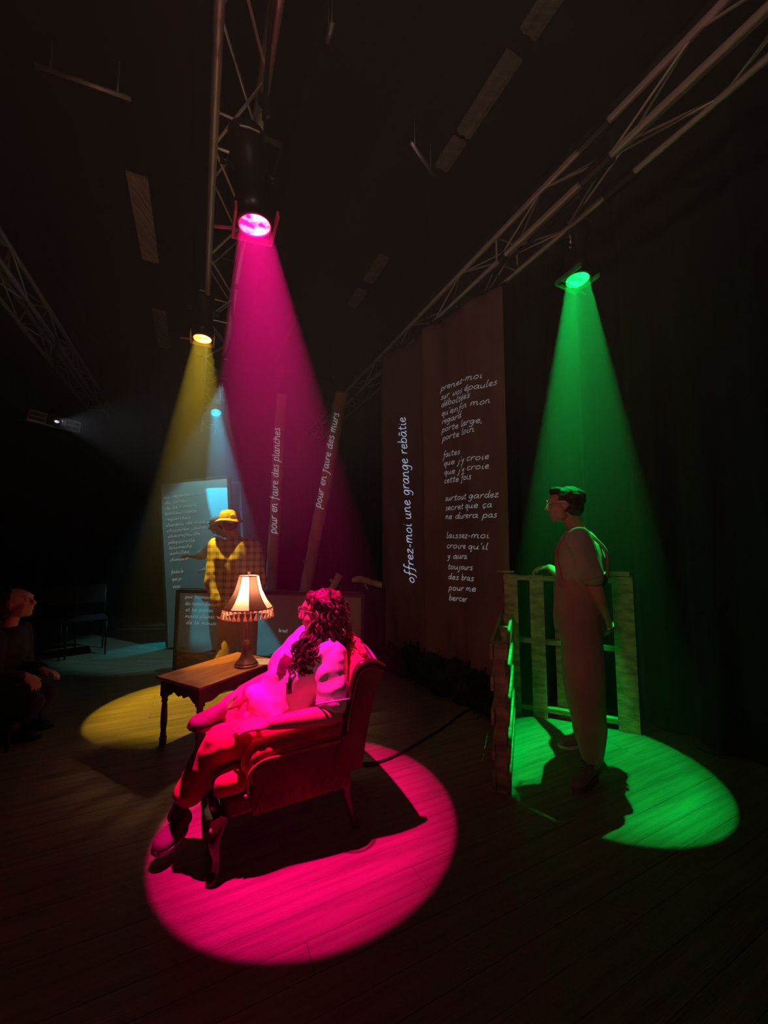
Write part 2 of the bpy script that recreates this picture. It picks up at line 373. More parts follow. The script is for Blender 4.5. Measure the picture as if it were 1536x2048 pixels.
def drape(name, p0, p1, z0, z1, mat_, amp=0.05, wl=0.28, seed=0, sub=420, flat=None, nz=10, parent=None, kind='structure'):
    p0, p1 = V(p0), V(p1); d = p1 - p0; L = d.length; d.normalize(); n = V((-d.y, d.x, 0))
    b_ = BM(); nx = max(8, int(L / wl * 12)); rows = []
    for j in range(nz + 1):
        z = z0 + (z1 - z0) * j / nz; r_ = []
        for i in range(nx + 1):
            s = L * i / nx; ph = s / wl * 2 * PI + 1.6 * noise.noise(V((s * 0.8, seed, 0))) * 2
            flare = 1.0 + 0.35 * (1 - j / nz)
            off = amp * flare * (math.sin(ph) + 0.35 * math.sin(ph * 2.3 + 1)) * (0.6 + 0.6 * noise.noise(V((s * 1.7, seed + 5, z * 0.25))))
            r_.append(b_.verts.new(p0 + d * (s + 0.012 * noise.noise(V((z, s, seed)))) + n * off + V((0, 0, z))))
        rows.append(r_)
    for j in range(nz):
        for i in range(nx): b_.faces.new((rows[j][i], rows[j][i + 1], rows[j + 1][i + 1], rows[j + 1][i]))
    o = obj(name, b_, mat_, parent, True)
    so = o.modifiers.new('t', 'SOLIDIFY'); so.thickness = 0.004
    if kind: tag(o, kind=kind)
    return o
drape('wall_right', uv(-2.4, 3.26), uv(9.2, 3.26), 0.012, 5.6, M['drape_r'], 0.06, 0.42, 3)
drape('wall_back', uv(9.2, 3.5), uv(9.2, -6.2), 0.012, 5.6, M['black'], 0.05, 0.5, 9)
drape('wall_left', uv(9.2, -6.2), uv(-2.4, -6.2), 0.012, 5.6, M['black'], 0.06, 0.5, 4)
bm = BM(); box(bm, uv(-2.6, -1.3, 2.8), (11.0, 0.1, 5.7), rotz(ROOM_A)); tag(obj('wall_front', bm, M['black']), kind='structure')
bm = BM(); box(bm, uv(3.3, -1.3, 5.72), (10.4, 12.4, 0.1), rotz(ROOM_A)); ceil_o = obj('ceiling', bm, M['ceil']); tag(ceil_o, kind='structure')
for v in (-5.4, -4.3, -3.2, -2.1, -0.30, 0.85, 1.55, 3.1):
    bm = BM(); box(bm, uv(3.3, v, 5.52), (0.22, 11.6, 0.30), rotz(ROOM_A)); obj('ceiling_joist', bm, M['joist'], ceil_o)
def ceil_strip(px_segments, z, wid, m, nm='ceiling_board'):
    for (v, u0, u1) in px_segments:
        bm = BM(); box(bm, uv((u0 + u1) / 2, v, z), (wid, abs(u1 - u0), 0.035), rotz(ROOM_A), 0.004)
        for k in (-0.28, 0.22): box(bm, uv((u0 + u1) / 2, v + wid * k, z - 0.024), (wid * 0.10, abs(u1 - u0), 0.014), rotz(ROOM_A))
        obj(nm, bm, m, ceil_o)
def ud(x, y, z):    # u, v of the ceiling point seen at pixel
    d = at(x, y, 1.0) - V((0, 0, HC)); t = (z - HC) / d.z; p = V((0, 0, HC)) + d * t
    return p.dot(UU), p.dot(VV)
a1, va = ud(278, 352, 5.33); a2, vb = ud(298, 520, 5.33); a3, _ = ud(320, 622, 5.33); a4, _ = ud(330, 695, 5.33)
ceil_strip([((va + vb) / 2, a1, a2), ((va + vb) / 2, a3, a4), ((va + vb) / 2, 1.15, 1.75)], 5.33, 0.20, M['strip'])
b1, vb1 = ud(1090, 15, 5.33); b2, _ = ud(1068, 78, 5.33); b3, vb3 = ud(1030, 110, 5.33); b4, _ = ud(905, 320, 5.33); b5, _ = ud(775, 515, 5.33); b6, _ = ud(745, 565, 5.33); b7, _ = ud(722, 580, 5.33); b8, _ = ud(700, 610, 5.33)
vm = (vb1 + vb3) / 2
ceil_strip([(vm, b1 - 0.2, b2), (vm, b3, b4 - 0.25), (vm, b4 - 0.2, b4 + .12), (vm, b5, b6), (vm, b7, b8)], 5.33, 0.16, M['strip_g'])
# cross pipes under the joists
for (p, q) in (((70, 130, 5.1), (262, 198, 5.1)), ((822, 285, 5.1), (868, 352, 5.1)), ((655, 85, 5.1), (665, 45, 5.1))):
    A = at(p[0], p[1], 1.0) - V((0, 0, HC)); B = at(q[0], q[1], 1.0) - V((0, 0, HC))
    A = V((0, 0, HC)) + A * ((p[2] - HC) / A.z); B = V((0, 0, HC)) + B * ((q[2] - HC) / B.z)
    bm = BM(); tube(bm, [A, B], 0.018, 8)
    for e_ in (A.lerp(B, 0.15), A.lerp(B, 0.85)): tube(bm, [e_, e_ + V((0, 0, 0.30))], 0.006, 6)
    pipe = obj('ceiling_pipe', bm, M['alu'], ceil_o, True)

# ================================================================= TRUSSES
unit_me = None
def rod(name, p, q, r, parent, m=None):
    global unit_me
    if unit_me is None:
        b_ = BM(); tube(b_, [(0, 0, 0), (0, 0, 1)], 1.0, 12); unit_me = bpy.data.meshes.new('rod'); b_.to_mesh(unit_me); b_.free()
        unit_me.materials.append(M['alu'])
        for p_ in unit_me.polygons: p_.use_smooth = len(p_.vertices) == 4
    o = bpy.data.objects.new(name, unit_me); COL.objects.link(o); o.parent = parent
    p, q = V(p) - parent.location, V(q) - parent.location
    o.location = p; o.rotation_euler = (q - p).to_track_quat('Z', 'Y').to_euler(); o.scale = (r, r, (q - p).length)
    return o
TZ = 3.84       # height of the lower truss chords
def truss(v0, u0, u1, label, z0=TZ, gap=0.24, bay=0.50):
    t = empty('lighting_truss', uv((u0 + u1) / 2, v0 + gap / 2, z0), 0, label, 'truss')
    for (dv, dz) in ((0, 0), (gap, 0), (0, gap), (gap, gap)): rod('chord', uv(u0, v0 + dv, z0 + dz), uv(u1, v0 + dv, z0 + dz), 0.024, t)
    n = int((u1 - u0) / bay); cor = [(0, 0), (gap, 0), (gap, gap), (0, gap)]
    for i in range(n):
        a, b_ = u0 + i * bay, u0 + (i + 1) * bay
        for k in range(4):
            c0, c1 = cor[k], cor[(k + 1) % 4]
            if (i + k) % 2: c0, c1 = c1, c0
            rod('brace', uv(a, v0 + c0[0], z0 + c0[1]), uv(b_, v0 + c1[0], z0 + c1[1]), 0.0085, t)
        if i % 4 == 0:
            for k in range(4): rod('brace', uv(a, v0 + cor[k][0], z0 + cor[k][1]), uv(a, v0 + cor[(k + 1) % 4][0], z0 + cor[(k + 1) % 4][1]), 0.0085, t)
    for f in (0.2, 0.5, 0.85):
        p = uv(u0 + (u1 - u0) * f, v0 + gap / 2, z0 + gap)
        bm = BM(); tube(bm, [p, V((p.x, p.y, 5.66))], 0.006, 6); tube(bm, [p + VV * -0.16, p + VV * 0.16], 0.014, 8)
        to_local(obj('hanging_cable', bm, M['rubber']), t)
    return t
tl = truss(0.0, -1.6, 9.0, 'aluminium box truss holding the magenta, yellow and cyan spotlights')
tr = truss(2.25, -1.6, 9.0, 'aluminium box truss at the right holding the green spotlight')
t3 = truss(-1.86, -1.6, 9.0, 'dim aluminium truss at the far left above the projector')
# black power cable runs wrapped along the trusses
def truss_cable(v0, dz, u0, u1, seed, label):
    root = empty('power_cable', uv((u0 + u1) / 2, v0, TZ), 0, label, 'cable', None)
    pts = []; n = int((u1 - u0) / 0.12)
    for i in range(n + 1):
        u_ = u0 + (u1 - u0) * i / n; s = abs(math.sin(u_ * 1.9 + seed))
        pts.append(uv(u_, v0 + 0.03 * math.sin(u_ * 3 + seed), TZ + dz - 0.036 - 0.03 * s))
    bm = BM(); tube(bm, pts, 0.012, 7); to_local(obj('cable_run', bm, M['rubber'], None, True), root)
    for i in range(6, n, 14):
        u_ = u0 + (u1 - u0) * i / n; bm = BM(); p = uv(u_, v0, TZ + dz)
        tube(bm, [p - UU * 0.035, p + UU * 0.035], 0.032, 10); to_local(obj('cable_tie', bm, M['rubber']), root)
truss_cable(0.24, 0.0, -0.4, 8.0, 0.4, 'black power cable taped along the truss over the magenta spotlight')
truss_cable(2.25, 0.0, 1.6, 8.0, 1.7, 'black power cable taped along the right hand truss')
# banner rail connector blocks on the right truss
for (vv_, zz) in ((2.25, 0.0), (2.49, 0.0), (2.25, .24)):
    bm = BM(); p = uv(1.47, vv_, TZ + zz); tube(bm, [p - UU * 0.10, p + UU * 0.10], 0.045, 10); to_local(obj('truss_coupler', bm, M['blackmetal']), tr)

# ================================================================= SPOTLIGHTS
def fixture(lens, target, label, dark, bright, hook_v, strength=6.0, s=1.0, side=1):
    lens = V(lens); ax = (V(target) - lens).normalized(); top = -ax
    t = empty('stage_spotlight', lens, 0, label, 'spotlight', None)
    _, a, b = frame(ax, UU)
    c = lens - ax * 0.015 * s                   # lens sits just above the light so that it never blocks the beam
    bm = BM(); lathe(bm, c + ax * 0.0, [(0.086 * s, 0.0), (0.098 * s, 0.0), (0.098 * s, 0.10 * s), (0.090 * s, 0.14 * s), (0.080 * s, 0.30 * s), (0.098 * s, 0.34 * s), (0.098 * s, 0.50 * s), (0.06 * s, 0.54 * s), (0.0, 0.54 * s), (0.0, 0.51 * s), (0.05 * s, 0.50 * s), (0.088 * s, 0.47 * s), (0.070 * s, 0.30 * s), (0.080 * s, 0.12 * s), (0.086 * s, 0.0)], 24, top, None, False)
    to_local(obj('housing', bm, M['blackmetal'], None, True), t)
    bm = BM(); r = bmesh.ops.create_circle(bm, cap_ends=True, radius=0.085 * s, segments=28)
    m = Matrix((a, b, ax)).transposed(); 
    for v in r['verts']: v.co = m @ v.co + c + ax * (-0.004)
    to_local(obj('gel_lens', bm, lens_mat('gel_lens', dark, bright, strength, True)), t)
    fm = mat('gel_frame', tuple(min(1, 0.06 + 0.65 * x) for x in dark), 0.4)
    bm = BM(); n = 28
    tube(bm, [c + ax * 0.004 + (a * math.cos(2 * PI * k / n) + b * math.sin(2 * PI * k / n)) * 0.086 * s for k in range(n + 1)], 0.0045, 6, True)
    to_local(obj('lens_ring', bm, fm, None, True), t)
    bm = BM()
    for k in range(2): beam(bm, c + a * (0.105 * s * (1 if k else -1)) - b * 0.11 * s, c + a * (0.105 * s * (1 if k else -1)) + b * 0.11 * s, 0.012, 0.035, ax)
    beam(bm, c - a * 0.11 * s + b * 0.112 * s, c + a * 0.11 * s + b * 0.112 * s, 0.012, 0.035, ax)
    beam(bm, c + a * 0.11 * s + b * 0.06 * s, c + a * 0.20 * s * side + b * 0.08 * s, 0.01, 0.012, ax)
    to_local(obj('gel_frame', bm, fm), t)
    # yoke, bolt, hook clamp
    piv = c + top * 0.30 * s; hook = uv(lens.dot(UU) , hook_v, TZ)
    bm = BM()
    for sg in (-1, 1):
        beam(bm, piv + VV * 0.115 * s * sg, V((hook.x, hook.y, TZ - 0.16)) + VV * 0.115 * s * sg, 0.035, 0.006, VV)
    beam(bm, V((hook.x, hook.y, TZ - 0.16)) - VV * 0.118 * s, V((hook.x, hook.y, TZ - 0.16)) + VV * 0.118 * s, 0.035, 0.006)
    to_local(obj('yoke', bm, M['blackmetal']), t)
    for sg in (-1, 1):
        bm = BM(); tube(bm, [piv + VV * 0.095 * s * sg, piv + VV * 0.15 * s * sg], 0.018, 10)
        to_local(obj('tilt_knob', bm, M['blackmetal'], None, True), t)
    bm = BM(); hk = V((hook.x, hook.y, TZ - 0.16)); tube(bm, [hk - V((0, 0, .02)), hk + V((0, 0, .13))], 0.01, 8)
    arc = [hook + V((0, 0, 0)) + (VV * math.cos(x) + V((0, 0, 1)) * math.sin(x)) * 0.036 for x in [(-1.57 + 0.4 * k) for k in range(10)]]
    tube(bm, arc, 0.010, 6); to_local(obj('hook_clamp', bm, M['alu'], None, True), t)
    bm = BM(); q = c + top * 0.44 * s; 
    tube(bm, [q - b * 0.098 * s - a * 0.05 * s, q - b * 0.104 * s, q - b * 0.098 * s + a * 0.05 * s], 0.006, 6, True, 3); to_local(obj('glint_handle', bm, M['glint_eye_white'], None, True), t)  # white handle imitates reflections glinting on the housing
    return t
fixture(L_MAG, T_MAG, 'black stage spotlight throwing a magenta beam onto the armchair', (1.0, 0.01, 0.25), (1.0, 0.72, 0.92), 0.24, 1.6, 1.0)
fixture(L_WSH - (T_WSH - L_WSH).normalized() * 0.06, T_WSH, 'added tiny black wash lantern between the yellow and the cyan spotlights', (0.02, 0.05, 0.06), (0.25, 0.5, 0.5), 0.24, 0.6, 0.5)
fixture(L_YEL, T_YEL, 'black stage spotlight throwing a yellow beam over the man in the hat', (1.0, 0.42, 0.03), (1.0, 0.85, 0.55), 0.0, 2.4, 0.98)
fixture(L_CYA, T_CYA, 'small distant stage spotlight throwing a cyan beam', (0.0, 0.5, 0.75), (0.05, 0.85, 0.95), 0.24, 1.1, 0.95)
fl_ = empty('added_floor_lantern', (-2.75, 6.15, 0), 0, 'added small black floor lantern hidden behind the tilted screen', 'lantern')
bm = BM(); lathe(bm, (-2.75, 6.05, .62), [(.055, .02), (.062, .02), (.062, .20), (.04, .23), (0, .23), (0, .215), (.05, .19), (.055, .02)], 20, V((.47, .63, .62)), None, False); to_local(obj('housing', bm, M['blackmetal'], None, True), fl_)
bm = BM(); tube(bm, [(-2.68, 6.16, 0), (-2.68, 6.15, .60)], .012, 8); box(bm, (-2.68, 6.16, .01), (.22, .22, .02)); to_local(obj('stand', bm, M['blackmetal']), fl_)
fixture(L_GRN, T_GRN, 'black stage spotlight throwing a green beam beside the right curtain', (0.0, 0.85, 0.10), (0.02, 1.0, 0.42), 2.49, 1.1, 0.98, -1)

# ================================================================= HANDWRITING
G = {
 'a': (1.05, [[(.78,.85),(.5,1),(.15,.7),(.12,.2),(.4,0),(.7,.4),(.82,.95),(.78,.3),(.9,0),(1.05,.12)]]),
 'b': (.95, [[(.2,1.95),(.15,1),(.12,0)],[(.14,.5),(.45,1),(.8,.75),(.75,.15),(.4,0),(.14,.12)]]),
 'c': (.85, [[(.75,.85),(.45,1),(.12,.6),(.2,.1),(.5,0),(.8,.18)]]),
 'd': (1.05, [[(.75,.8),(.45,1),(.12,.6),(.2,.08),(.5,.05),(.75,.5),(.9,1.95),(.8,.4),(.9,0),(1.05,.1)]]),
 'e': (.9, [[(.12,.45),(.5,.52),(.75,.75),(.5,1),(.18,.75),(.15,.25),(.45,0),(.85,.2)]]),
 'f': (.8, [[(.85,1.8),(.6,1.95),(.42,1.5),(.35,.5),(.25,-.5),(0,-.75)],[(.1,.95),(.75,1)]]),
 'g': (1.0, [[(.75,.85),(.45,1),(.12,.6),(.3,.05),(.65,.3),(.8,.95),(.78,-.2),(.5,-.8),(.1,-.6)]]),
 'h': (1.0, [[(.2,1.95),(.15,1),(.12,0)],[(.14,.5),(.45,.95),(.7,.8),(.72,.2),(.85,0),(1,.1)]]),
 'i': (.5, [[(.2,1),(.18,.3),(.28,0),(.48,.12)],[(.27,1.42),(.29,1.36)]]),
 'j': (.55, [[(.35,1),(.3,0),(.15,-.7),(-.1,-.75)],[(.4,1.42),(.42,1.36)]]),
 'l': (.5, [[(.25,1.95),(.18,1),(.18,.2),(.3,0),(.48,.12)]]),
 'm': (1.45, [[(.1,1),(.14,.5),(.12,0)],[(.13,.55),(.35,1),(.6,.85),(.6,0)],[(.61,.55),(.85,1),(1.1,.85),(1.12,.2),(1.25,0),(1.4,.1)]]),
 'n': (1.0, [[(.1,1),(.14,.5),(.12,0)],[(.13,.55),(.42,1),(.68,.82),(.7,.2),(.82,0),(.97,.1)]]),
 'o': (.95, [[(.5,1),(.15,.7),(.15,.2),(.45,0),(.78,.3),(.75,.8),(.5,1)]]),
 'p': (.95, [[(.15,1),(.12,0),(.08,-.8)],[(.13,.6),(.45,1),(.8,.75),(.72,.15),(.4,0),(.14,.2)]]),
 'q': (1.0, [[(.75,.85),(.45,1),(.12,.6),(.3,.05),(.65,.3),(.8,.95),(.78,0),(.75,-.75),(.95,-.55)]]),
 'r': (.72, [[(.12,1),(.15,.5),(.12,0)],[(.14,.5),(.35,.9),(.6,1),(.7,.88)]]),
 's': (.72, [[(.62,.9),(.35,1),(.2,.72),(.5,.45),(.58,.15),(.3,0),(.05,.12)]]),
 't': (.7, [[(.35,1.6),(.28,.7),(.3,.12),(.45,0),(.65,.12)],[(.05,1.02),(.65,1.08)]]),
 'u': (1.0, [[(.12,1),(.12,.3),(.35,0),(.65,.3),(.75,1),(.72,.3),(.82,0),(.97,.1)]]),
 'v': (.85, [[(.1,1),(.3,0),(.65,.6),(.7,1),(.85,.95)]]),
 'x': (.85, [[(.1,.95),(.4,.5),(.7,0)],[(.7,1),(.4,.5),(.08,0)]]),
 'y': (.95, [[(.12,1),(.18,.4),(.45,.3),(.72,1)],[(.75,1),(.6,0),(.35,-.7),(.05,-.75)]]),
 'z': (.85, [[(.1,.95),(.7,1),(.1,.02),(.8,.05)]]),
 '-': (.7, [[(.1,.5),(.55,.55)]]), '.': (.3, [[(.1,.05),(.15,0)]]), ',': (.35, [[(.18,.1),(.08,-.25)]]), "'": (.3, [[(.18,1.8),(.12,1.4)]]), ' ': (.6, []),
}
ACC = {'é': ('e', [(.45,1.25),(.68,1.55)]), 'è': ('e', [(.3,1.55),(.52,1.25)]), 'ê': ('e', [(.25,1.25),(.48,1.55),(.7,1.25)]), 'â': ('a', [(.25,1.3),(.5,1.6),(.75,1.3)]), 'î': ('i', [(.02,1.3),(.25,1.6),(.48,1.3)]), 'ç': ('c', [(.48,0),(.5,-.2),(.3,-.4)])}
def smooth2(pts, n=3):
    if len(pts) < 3: return pts
    out = []
    for i in range(len(pts) - 1):
        p0, p1, p2, p3 = pts[max(i - 1, 0)], pts[i], pts[i + 1], pts[min(i + 2, len(pts) - 1)]
        for k in range(n):
            t = k / n
            out.append(tuple(0.5 * ((2 * p1[j]) + (p2[j] - p0[j]) * t + (2 * p0[j] - 5 * p1[j] + 4 * p2[j] - p3[j]) * t * t + (3 * p1[j] - p0[j] - 3 * p2[j] + p3[j]) * t ** 3) for j in (0, 1)))
    out.append(pts[-1]); return out
def write(bm, text, fn, x0, y0, h, width=None, w_=0.13, shear=0.16, seed=0):
    """handwriting as narrow ribbons; fn(s,t)->3D point; h = x-height; width = total run length"""
    rr = random.Random(hash(text) % 999 if False else len(text) + seed)
    tot = sum(G[ACC[c][0] if c in ACC else c][0] + .05 for c in text); sx = (width / tot) if width else h
    x = 0.0
    for c in text:
        base, extra = (ACC[c][0], [ACC[c][1]]) if c in ACC else (c, [])
        adv, st = G[base]; st = list(st)
        if c == 'î': st = st[:1]
        dy = rr.uniform(-.05, .05)
        for s in st + extra:
            pl = [((x + px + shear * py) * sx + x0, (py + dy) * h + y0) for px, py in smooth2(s)]
            ww = w_ * h / 2; prev = None
            for i, p in enumerate(pl):
                q0, q1 = pl[max(i - 1, 0)], pl[min(i + 1, len(pl) - 1)]
                dx, dyy = q1[0] - q0[0], q1[1] - q0[1]; l = math.hypot(dx, dyy) or 1
                nx, ny = -dyy / l * ww, dx / l * ww
                cur = (bm.verts.new(fn(p[0] + nx, p[1] + ny)), bm.verts.new(fn(p[0] - nx, p[1] - ny)))
                if prev: bm.faces.new((prev[0], prev[1], cur[1], cur[0]))
                prev = cur
        x += adv + .05

# ================================================================= BANNERS (hung on the slant from the right truss)
BR = V((1.112, 3.39, 0)); BL = V((-0.025, 4.65, 0)); BD = (BR - BL).normalized(); BN = V((BD.y, -BD.x, 0))   # BN towards the camera
if BN.y > 0: BN = -BN
BW = (BR - BL).length
def banner_off(s, z, k):
    f = 0.022 * math.sin(s * 9 + k * 2) + 0.012 * math.sin(s * 23 + 2.1 * k) + 0.02 * noise.noise(V((s * 2.5, z * 0.5, k)))
    return f
def bpt(s, z, k=0, eps=0.0): return BL + BD * s + BN * (banner_off(s, z, k) + eps + (0.05 if k else 0.0)) + V((0, 0, z))
def banner(name, s0, s1, z0, zt0, zt1, k, m, label):
    root = empty(name, BL + BD * (s0 + s1) / 2 + V((0, 0, z0)), 0, label, 'banner')
    b_ = BM(); nx, nz = 60, 30; rows = []
    for j in range(nz + 1):
        r_ = []
        for i in range(nx + 1):
            s = s0 + (s1 - s0) * i / nx; zt = zt0 + (zt1 - zt0) * i / nx + 0.025 * math.sin(s * 11)
            z = z0 + (zt - z0) * j / nz; r_.append(b_.verts.new(bpt(s, z, k)))
        rows.append(r_)
    for j in range(nz):
        for i in range(nx): b_.faces.new((rows[j][i], rows[j][i + 1], rows[j + 1][i + 1], rows[j + 1][i]))
    o = to_local(obj('cloth', b_, m, None, True), root); o.modifiers.new('t', 'SOLIDIFY').thickness = -0.003
    bm = BM(); tube(bm, [bpt(s0 - 0.03, zt0, k), bpt(s1 + 0.03, zt1, k)], 0.014, 8); to_local(obj('top_batten', bm, M['blackmetal'], None, True), root)
    bm = BM()
    for f in (0.04, 0.5, 0.96):
        s = s0 + (s1 - s0) * f; p = bpt(s, zt0 + (zt1 - zt0) * f, k); tube(bm, [p, V((p.x, p.y, TZ + 0.1))], 0.004, 6)
    to_local(obj('hanging_wire', bm, M['rubber']), root)
    return root
bn1 = banner('hanging_banner', 0.0, 0.84, 0.03, 3.75, 3.79, 0, M['banner1'], 'dark brown cloth banner, the left one, with one sentence projected up its length')
bn2 = banner('hanging_banner', 0.74, BW, 0.03, 3.78, 3.81, 1, M['banner2'], 'taupe cloth banner, the right one, with a poem projected in four verses')
def bsz(x, y):      # banner coordinates of a pixel
    d = at(x, y, 1.0) - V((0, 0, HC)); O = V((0, 0, HC)); t = ((BL + BN * 0.03) - O).dot(BN) / d.dot(BN); p = O + d * t
    return (p - BL).dot(BD), p.z
def px_line(bm, text, p0, p1, hpx, fnk, w_=0.13, seed=0):
    """one line of writing between two places on the banner"""
    s0, z0 = bsz(*p0); s1, z1 = bsz(*p1); sa, za = bsz(p0[0], p0[1] - hpx); h = abs(za - z0)
    L = math.hypot(s1 - s0, z1 - z0); cx, cz = (s1 - s0) / L, (z1 - z0) / L
    write(bm, text, lambda a, b: bpt(s0 + a * cx - b * cz, z0 + a * cz + b * cx, fnk, 0.006), 0, 0, h, L, w_, 0.16, seed)
bm = BM()
s0, z0 = bsz(820, 1168); s1, z1 = bsz(806, 832); L = math.hypot(s1 - s0, z1 - z0); cx, cz = (s1 - s0) / L, (z1 - z0) / L
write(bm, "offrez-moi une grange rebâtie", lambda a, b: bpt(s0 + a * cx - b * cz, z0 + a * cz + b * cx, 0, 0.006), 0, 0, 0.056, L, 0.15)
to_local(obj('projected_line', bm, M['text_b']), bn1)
POEM = [("prenez-moi", 881, 783, 968, 757), ("sur vos épaules", 881, 800, 996, 770), ("déboîtées", 882, 815, 948, 798), ("qu'enfin mon", 882, 833, 983, 806), ("regard", 883, 849, 927, 836), ("porte large,", 883, 865, 969, 846), ("porte loin", 884, 882, 956, 865),
 ("faites", 885, 916, 923, 908), ("que j'y croie", 886, 932, 981, 918), ("que j'y croie", 887, 950, 981, 937), ("cette fois", 887, 967, 951, 959),
 ("surtout gardez", 889, 1002, 1000, 994), ("secret que ça", 890, 1021, 987, 1014), ("ne durera pas", 890, 1038, 997, 1035),
 ("laissez-moi", 892, 1076, 981, 1076), ("croire qu'il", 893, 1096, 979, 1099), ("y aura", 895, 1117, 941, 1117), ("toujours", 896, 1138, 954, 1140), ("des bras", 897, 1158, 956, 1161), ("pour me", 898, 1180, 960, 1182), ("bercer", 899, 1200, 940, 1203)]
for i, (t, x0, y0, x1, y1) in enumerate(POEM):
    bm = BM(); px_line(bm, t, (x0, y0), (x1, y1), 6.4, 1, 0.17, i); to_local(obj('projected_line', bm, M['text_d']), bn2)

# ================================================================= LEFT PANEL, FRAMES, TRUNKS
TL, TR = at(322, 969, 5.30), at(453, 957, 5.30)
ex = (TR - TL).normalized(); en = V((0, -1, 0)); ed = ex.cross(V((0, 1, 0))).normalized()
if ed.z > 0: ed = -ed
PWd, PHt = (TR - TL).length, 2.22
pan = empty('text_screen', (TL + TR) / 2 + ed * PHt, 0, 'tilted pale cloth screen with a projected poem, standing behind the man in the hat', 'screen')
def ppt(s, t, eps=0.0): return TL + ex * s + ed * t + en * (eps + 0.008 * math.sin(s * 6 + t * 3) + 0.006 * noise.noise(V((s * 4, t * 2, 1))))
bm = BM(); rows = [[bm.verts.new(ppt(PWd * i / 16, PHt * j / 30)) for i in range(17)] for j in range(31)]
for j in range(30):
    for i in range(16): bm.faces.new((rows[j][i], rows[j][i + 1], rows[j + 1][i + 1], rows[j + 1][i]))
to_local(obj('screen_cloth', bm, M['screen'], None, True), pan)
for p, q in ((ppt(-.02, -.02), ppt(PWd + .02, -.02)), (ppt(-.02, -.02), ppt(-.02, PHt)), (ppt(PWd + .02, -.02), ppt(PWd + .02, PHt)), (ppt(-.02, PHt), ppt(PWd + .02, PHt))):
    bm = BM(); beam(bm, V(p) + V((0, .03, 0)), V(q) + V((0, .03, 0)), 0.04, 0.04, (0, 1, 0), 0.003); to_local(obj('frame_rail', bm, M['frame']), pan)
bm = BM(); beam(bm, ppt(0.1, PHt - 0.02) + V((0, .06, 0)), V((ppt(0.1, PHt).x, 5.75, 0.03)), 0.04, 0.04); beam(bm, V((ppt(0.1, PHt).x, 5.75, 0.02)), ppt(0.1, 1.2) + V((0, .06, 0)), 0.035, 0.035)
to_local(obj('rear_brace', bm, M['frame']), pan)
LN = [("ou repensez vous", 328, 998, 414, 986), ("du jardin", 329, 1009, 377, 1003), ("de la rivière", 329, 1020, 393, 1012), ("tambourinante", 330, 1031, 393, 1024), ("repentez", 331, 1042, 381, 1037), ("chardons, des choux", 333, 1054, 410, 1045), ("chicorée jaune", 334, 1065, 412, 1056), ("chèvrefeuille", 336, 1076, 400, 1069), ("pâquerette", 337, 1088, 390, 1083), ("bourrache", 338, 1099, 384, 1094), ("achillée", 339, 1110, 378, 1106), ("chiendent", 340, 1123, 376, 1119), ("faites le", 342, 1147, 366, 1145), ("que je", 344, 1161, 362, 1160), ("voie", 345, 1176, 360, 1175)]
def pst(x, y):
    d = at(x, y, 5.30) - TL; return d.dot(ex), d.dot(ed)
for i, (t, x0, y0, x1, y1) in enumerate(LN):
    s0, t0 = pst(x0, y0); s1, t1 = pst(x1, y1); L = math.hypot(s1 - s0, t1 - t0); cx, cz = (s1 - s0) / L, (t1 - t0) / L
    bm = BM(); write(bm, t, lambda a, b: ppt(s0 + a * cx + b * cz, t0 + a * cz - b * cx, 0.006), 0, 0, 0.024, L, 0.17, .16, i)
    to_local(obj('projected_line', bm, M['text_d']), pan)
# second frame behind, seen right of the hat
a_, b_ = at(457, 966, 5.9), at(480, 965, 5.9); c_ = at(493, 1180, 5.9)
p2 = empty('spare_screen_frame', V((a_.x + .1, 5.9, 0)), 0, 'empty grey screen frame behind the hatted man, right of the tilted screen', 'frame')
for p, q in ((at(400, 970, 5.9), b_), (b_, V((b_.x + .18, 5.9, 0.02))), (at(400, 970, 5.9), V((at(400, 970, 5.9).x + .18, 5.9, 0.02)))):
    bm = BM(); beam(bm, p, q, 0.035, 0.035, (0, 1, 0), 0.003); to_local(obj('frame_rail', bm, M['frame_b']), p2)

# low scrim frame
A, B = V((-2.35, 4.45, 0)), V((-0.22, 4.08, 0)); SD = (B - A).normalized(); SN = V((SD.y, -SD.x, 0)); SL = (B - A).length
scr = empty('scrim_frame', A + SD * SL / 2, 0, 'low wooden frame with see-through cloth standing behind the side table', 'frame')
def spt(s, z, e=0.0): return A + SD * s + SN * (e + 0.014 * math.sin(s * 3.2 + z * 5) * (1 - z) + 0.010 * noise.noise(V((s * 3, z * 6, 2)))) + V((0, 0, z))
bm = BM(); rows = [[bm.verts.new(spt(.02 + (SL - .04) * i / 50, 0.23 + 0.635 * j / 14 - (0.03 * math.sin(i * .35) if j == 0 else 0))) for i in range(51)] for j in range(15)]
for j in range(14):
    for i in range(50): bm.faces.new((rows[j][i], rows[j][i + 1], rows[j + 1][i + 1], rows[j + 1][i]))
to_local(obj('scrim_cloth', bm, M['scrim'], None, True), scr)
for (s0_, z0_, s1_, z1_) in ((0, 0.875, SL, 0.875), (0, 0, 0, .89), (SL, 0, SL, .89)):
    bm = BM(); beam(bm, A + SD * s0_ + V((0, 0, z0_)) + SN * 0.0, A + SD * s1_ + V((0, 0, z1_)), 0.035, 0.035, (0, 0, 1) if z0_ else SN, 0.003); to_local(obj('frame_rail', bm, M['frame']), scr)
bm = BM(); beam(bm, A + SD * .02 + V((0, 0, .11)) - SN * .01, A + SD * (SL - .02) + V((0, 0, .11)) - SN * .01, 0.016, 0.20); to_local(obj('kick_board', bm, M['board']), scr)
bm = BM(); tube(bm, [spt(.02 + (SL - .04) * i / 30, .902 + .004 * math.sin(i * .5)) for i in range(31)], 0.005, 6); to_local(obj('top_cord', bm, M['trimc']), scr)
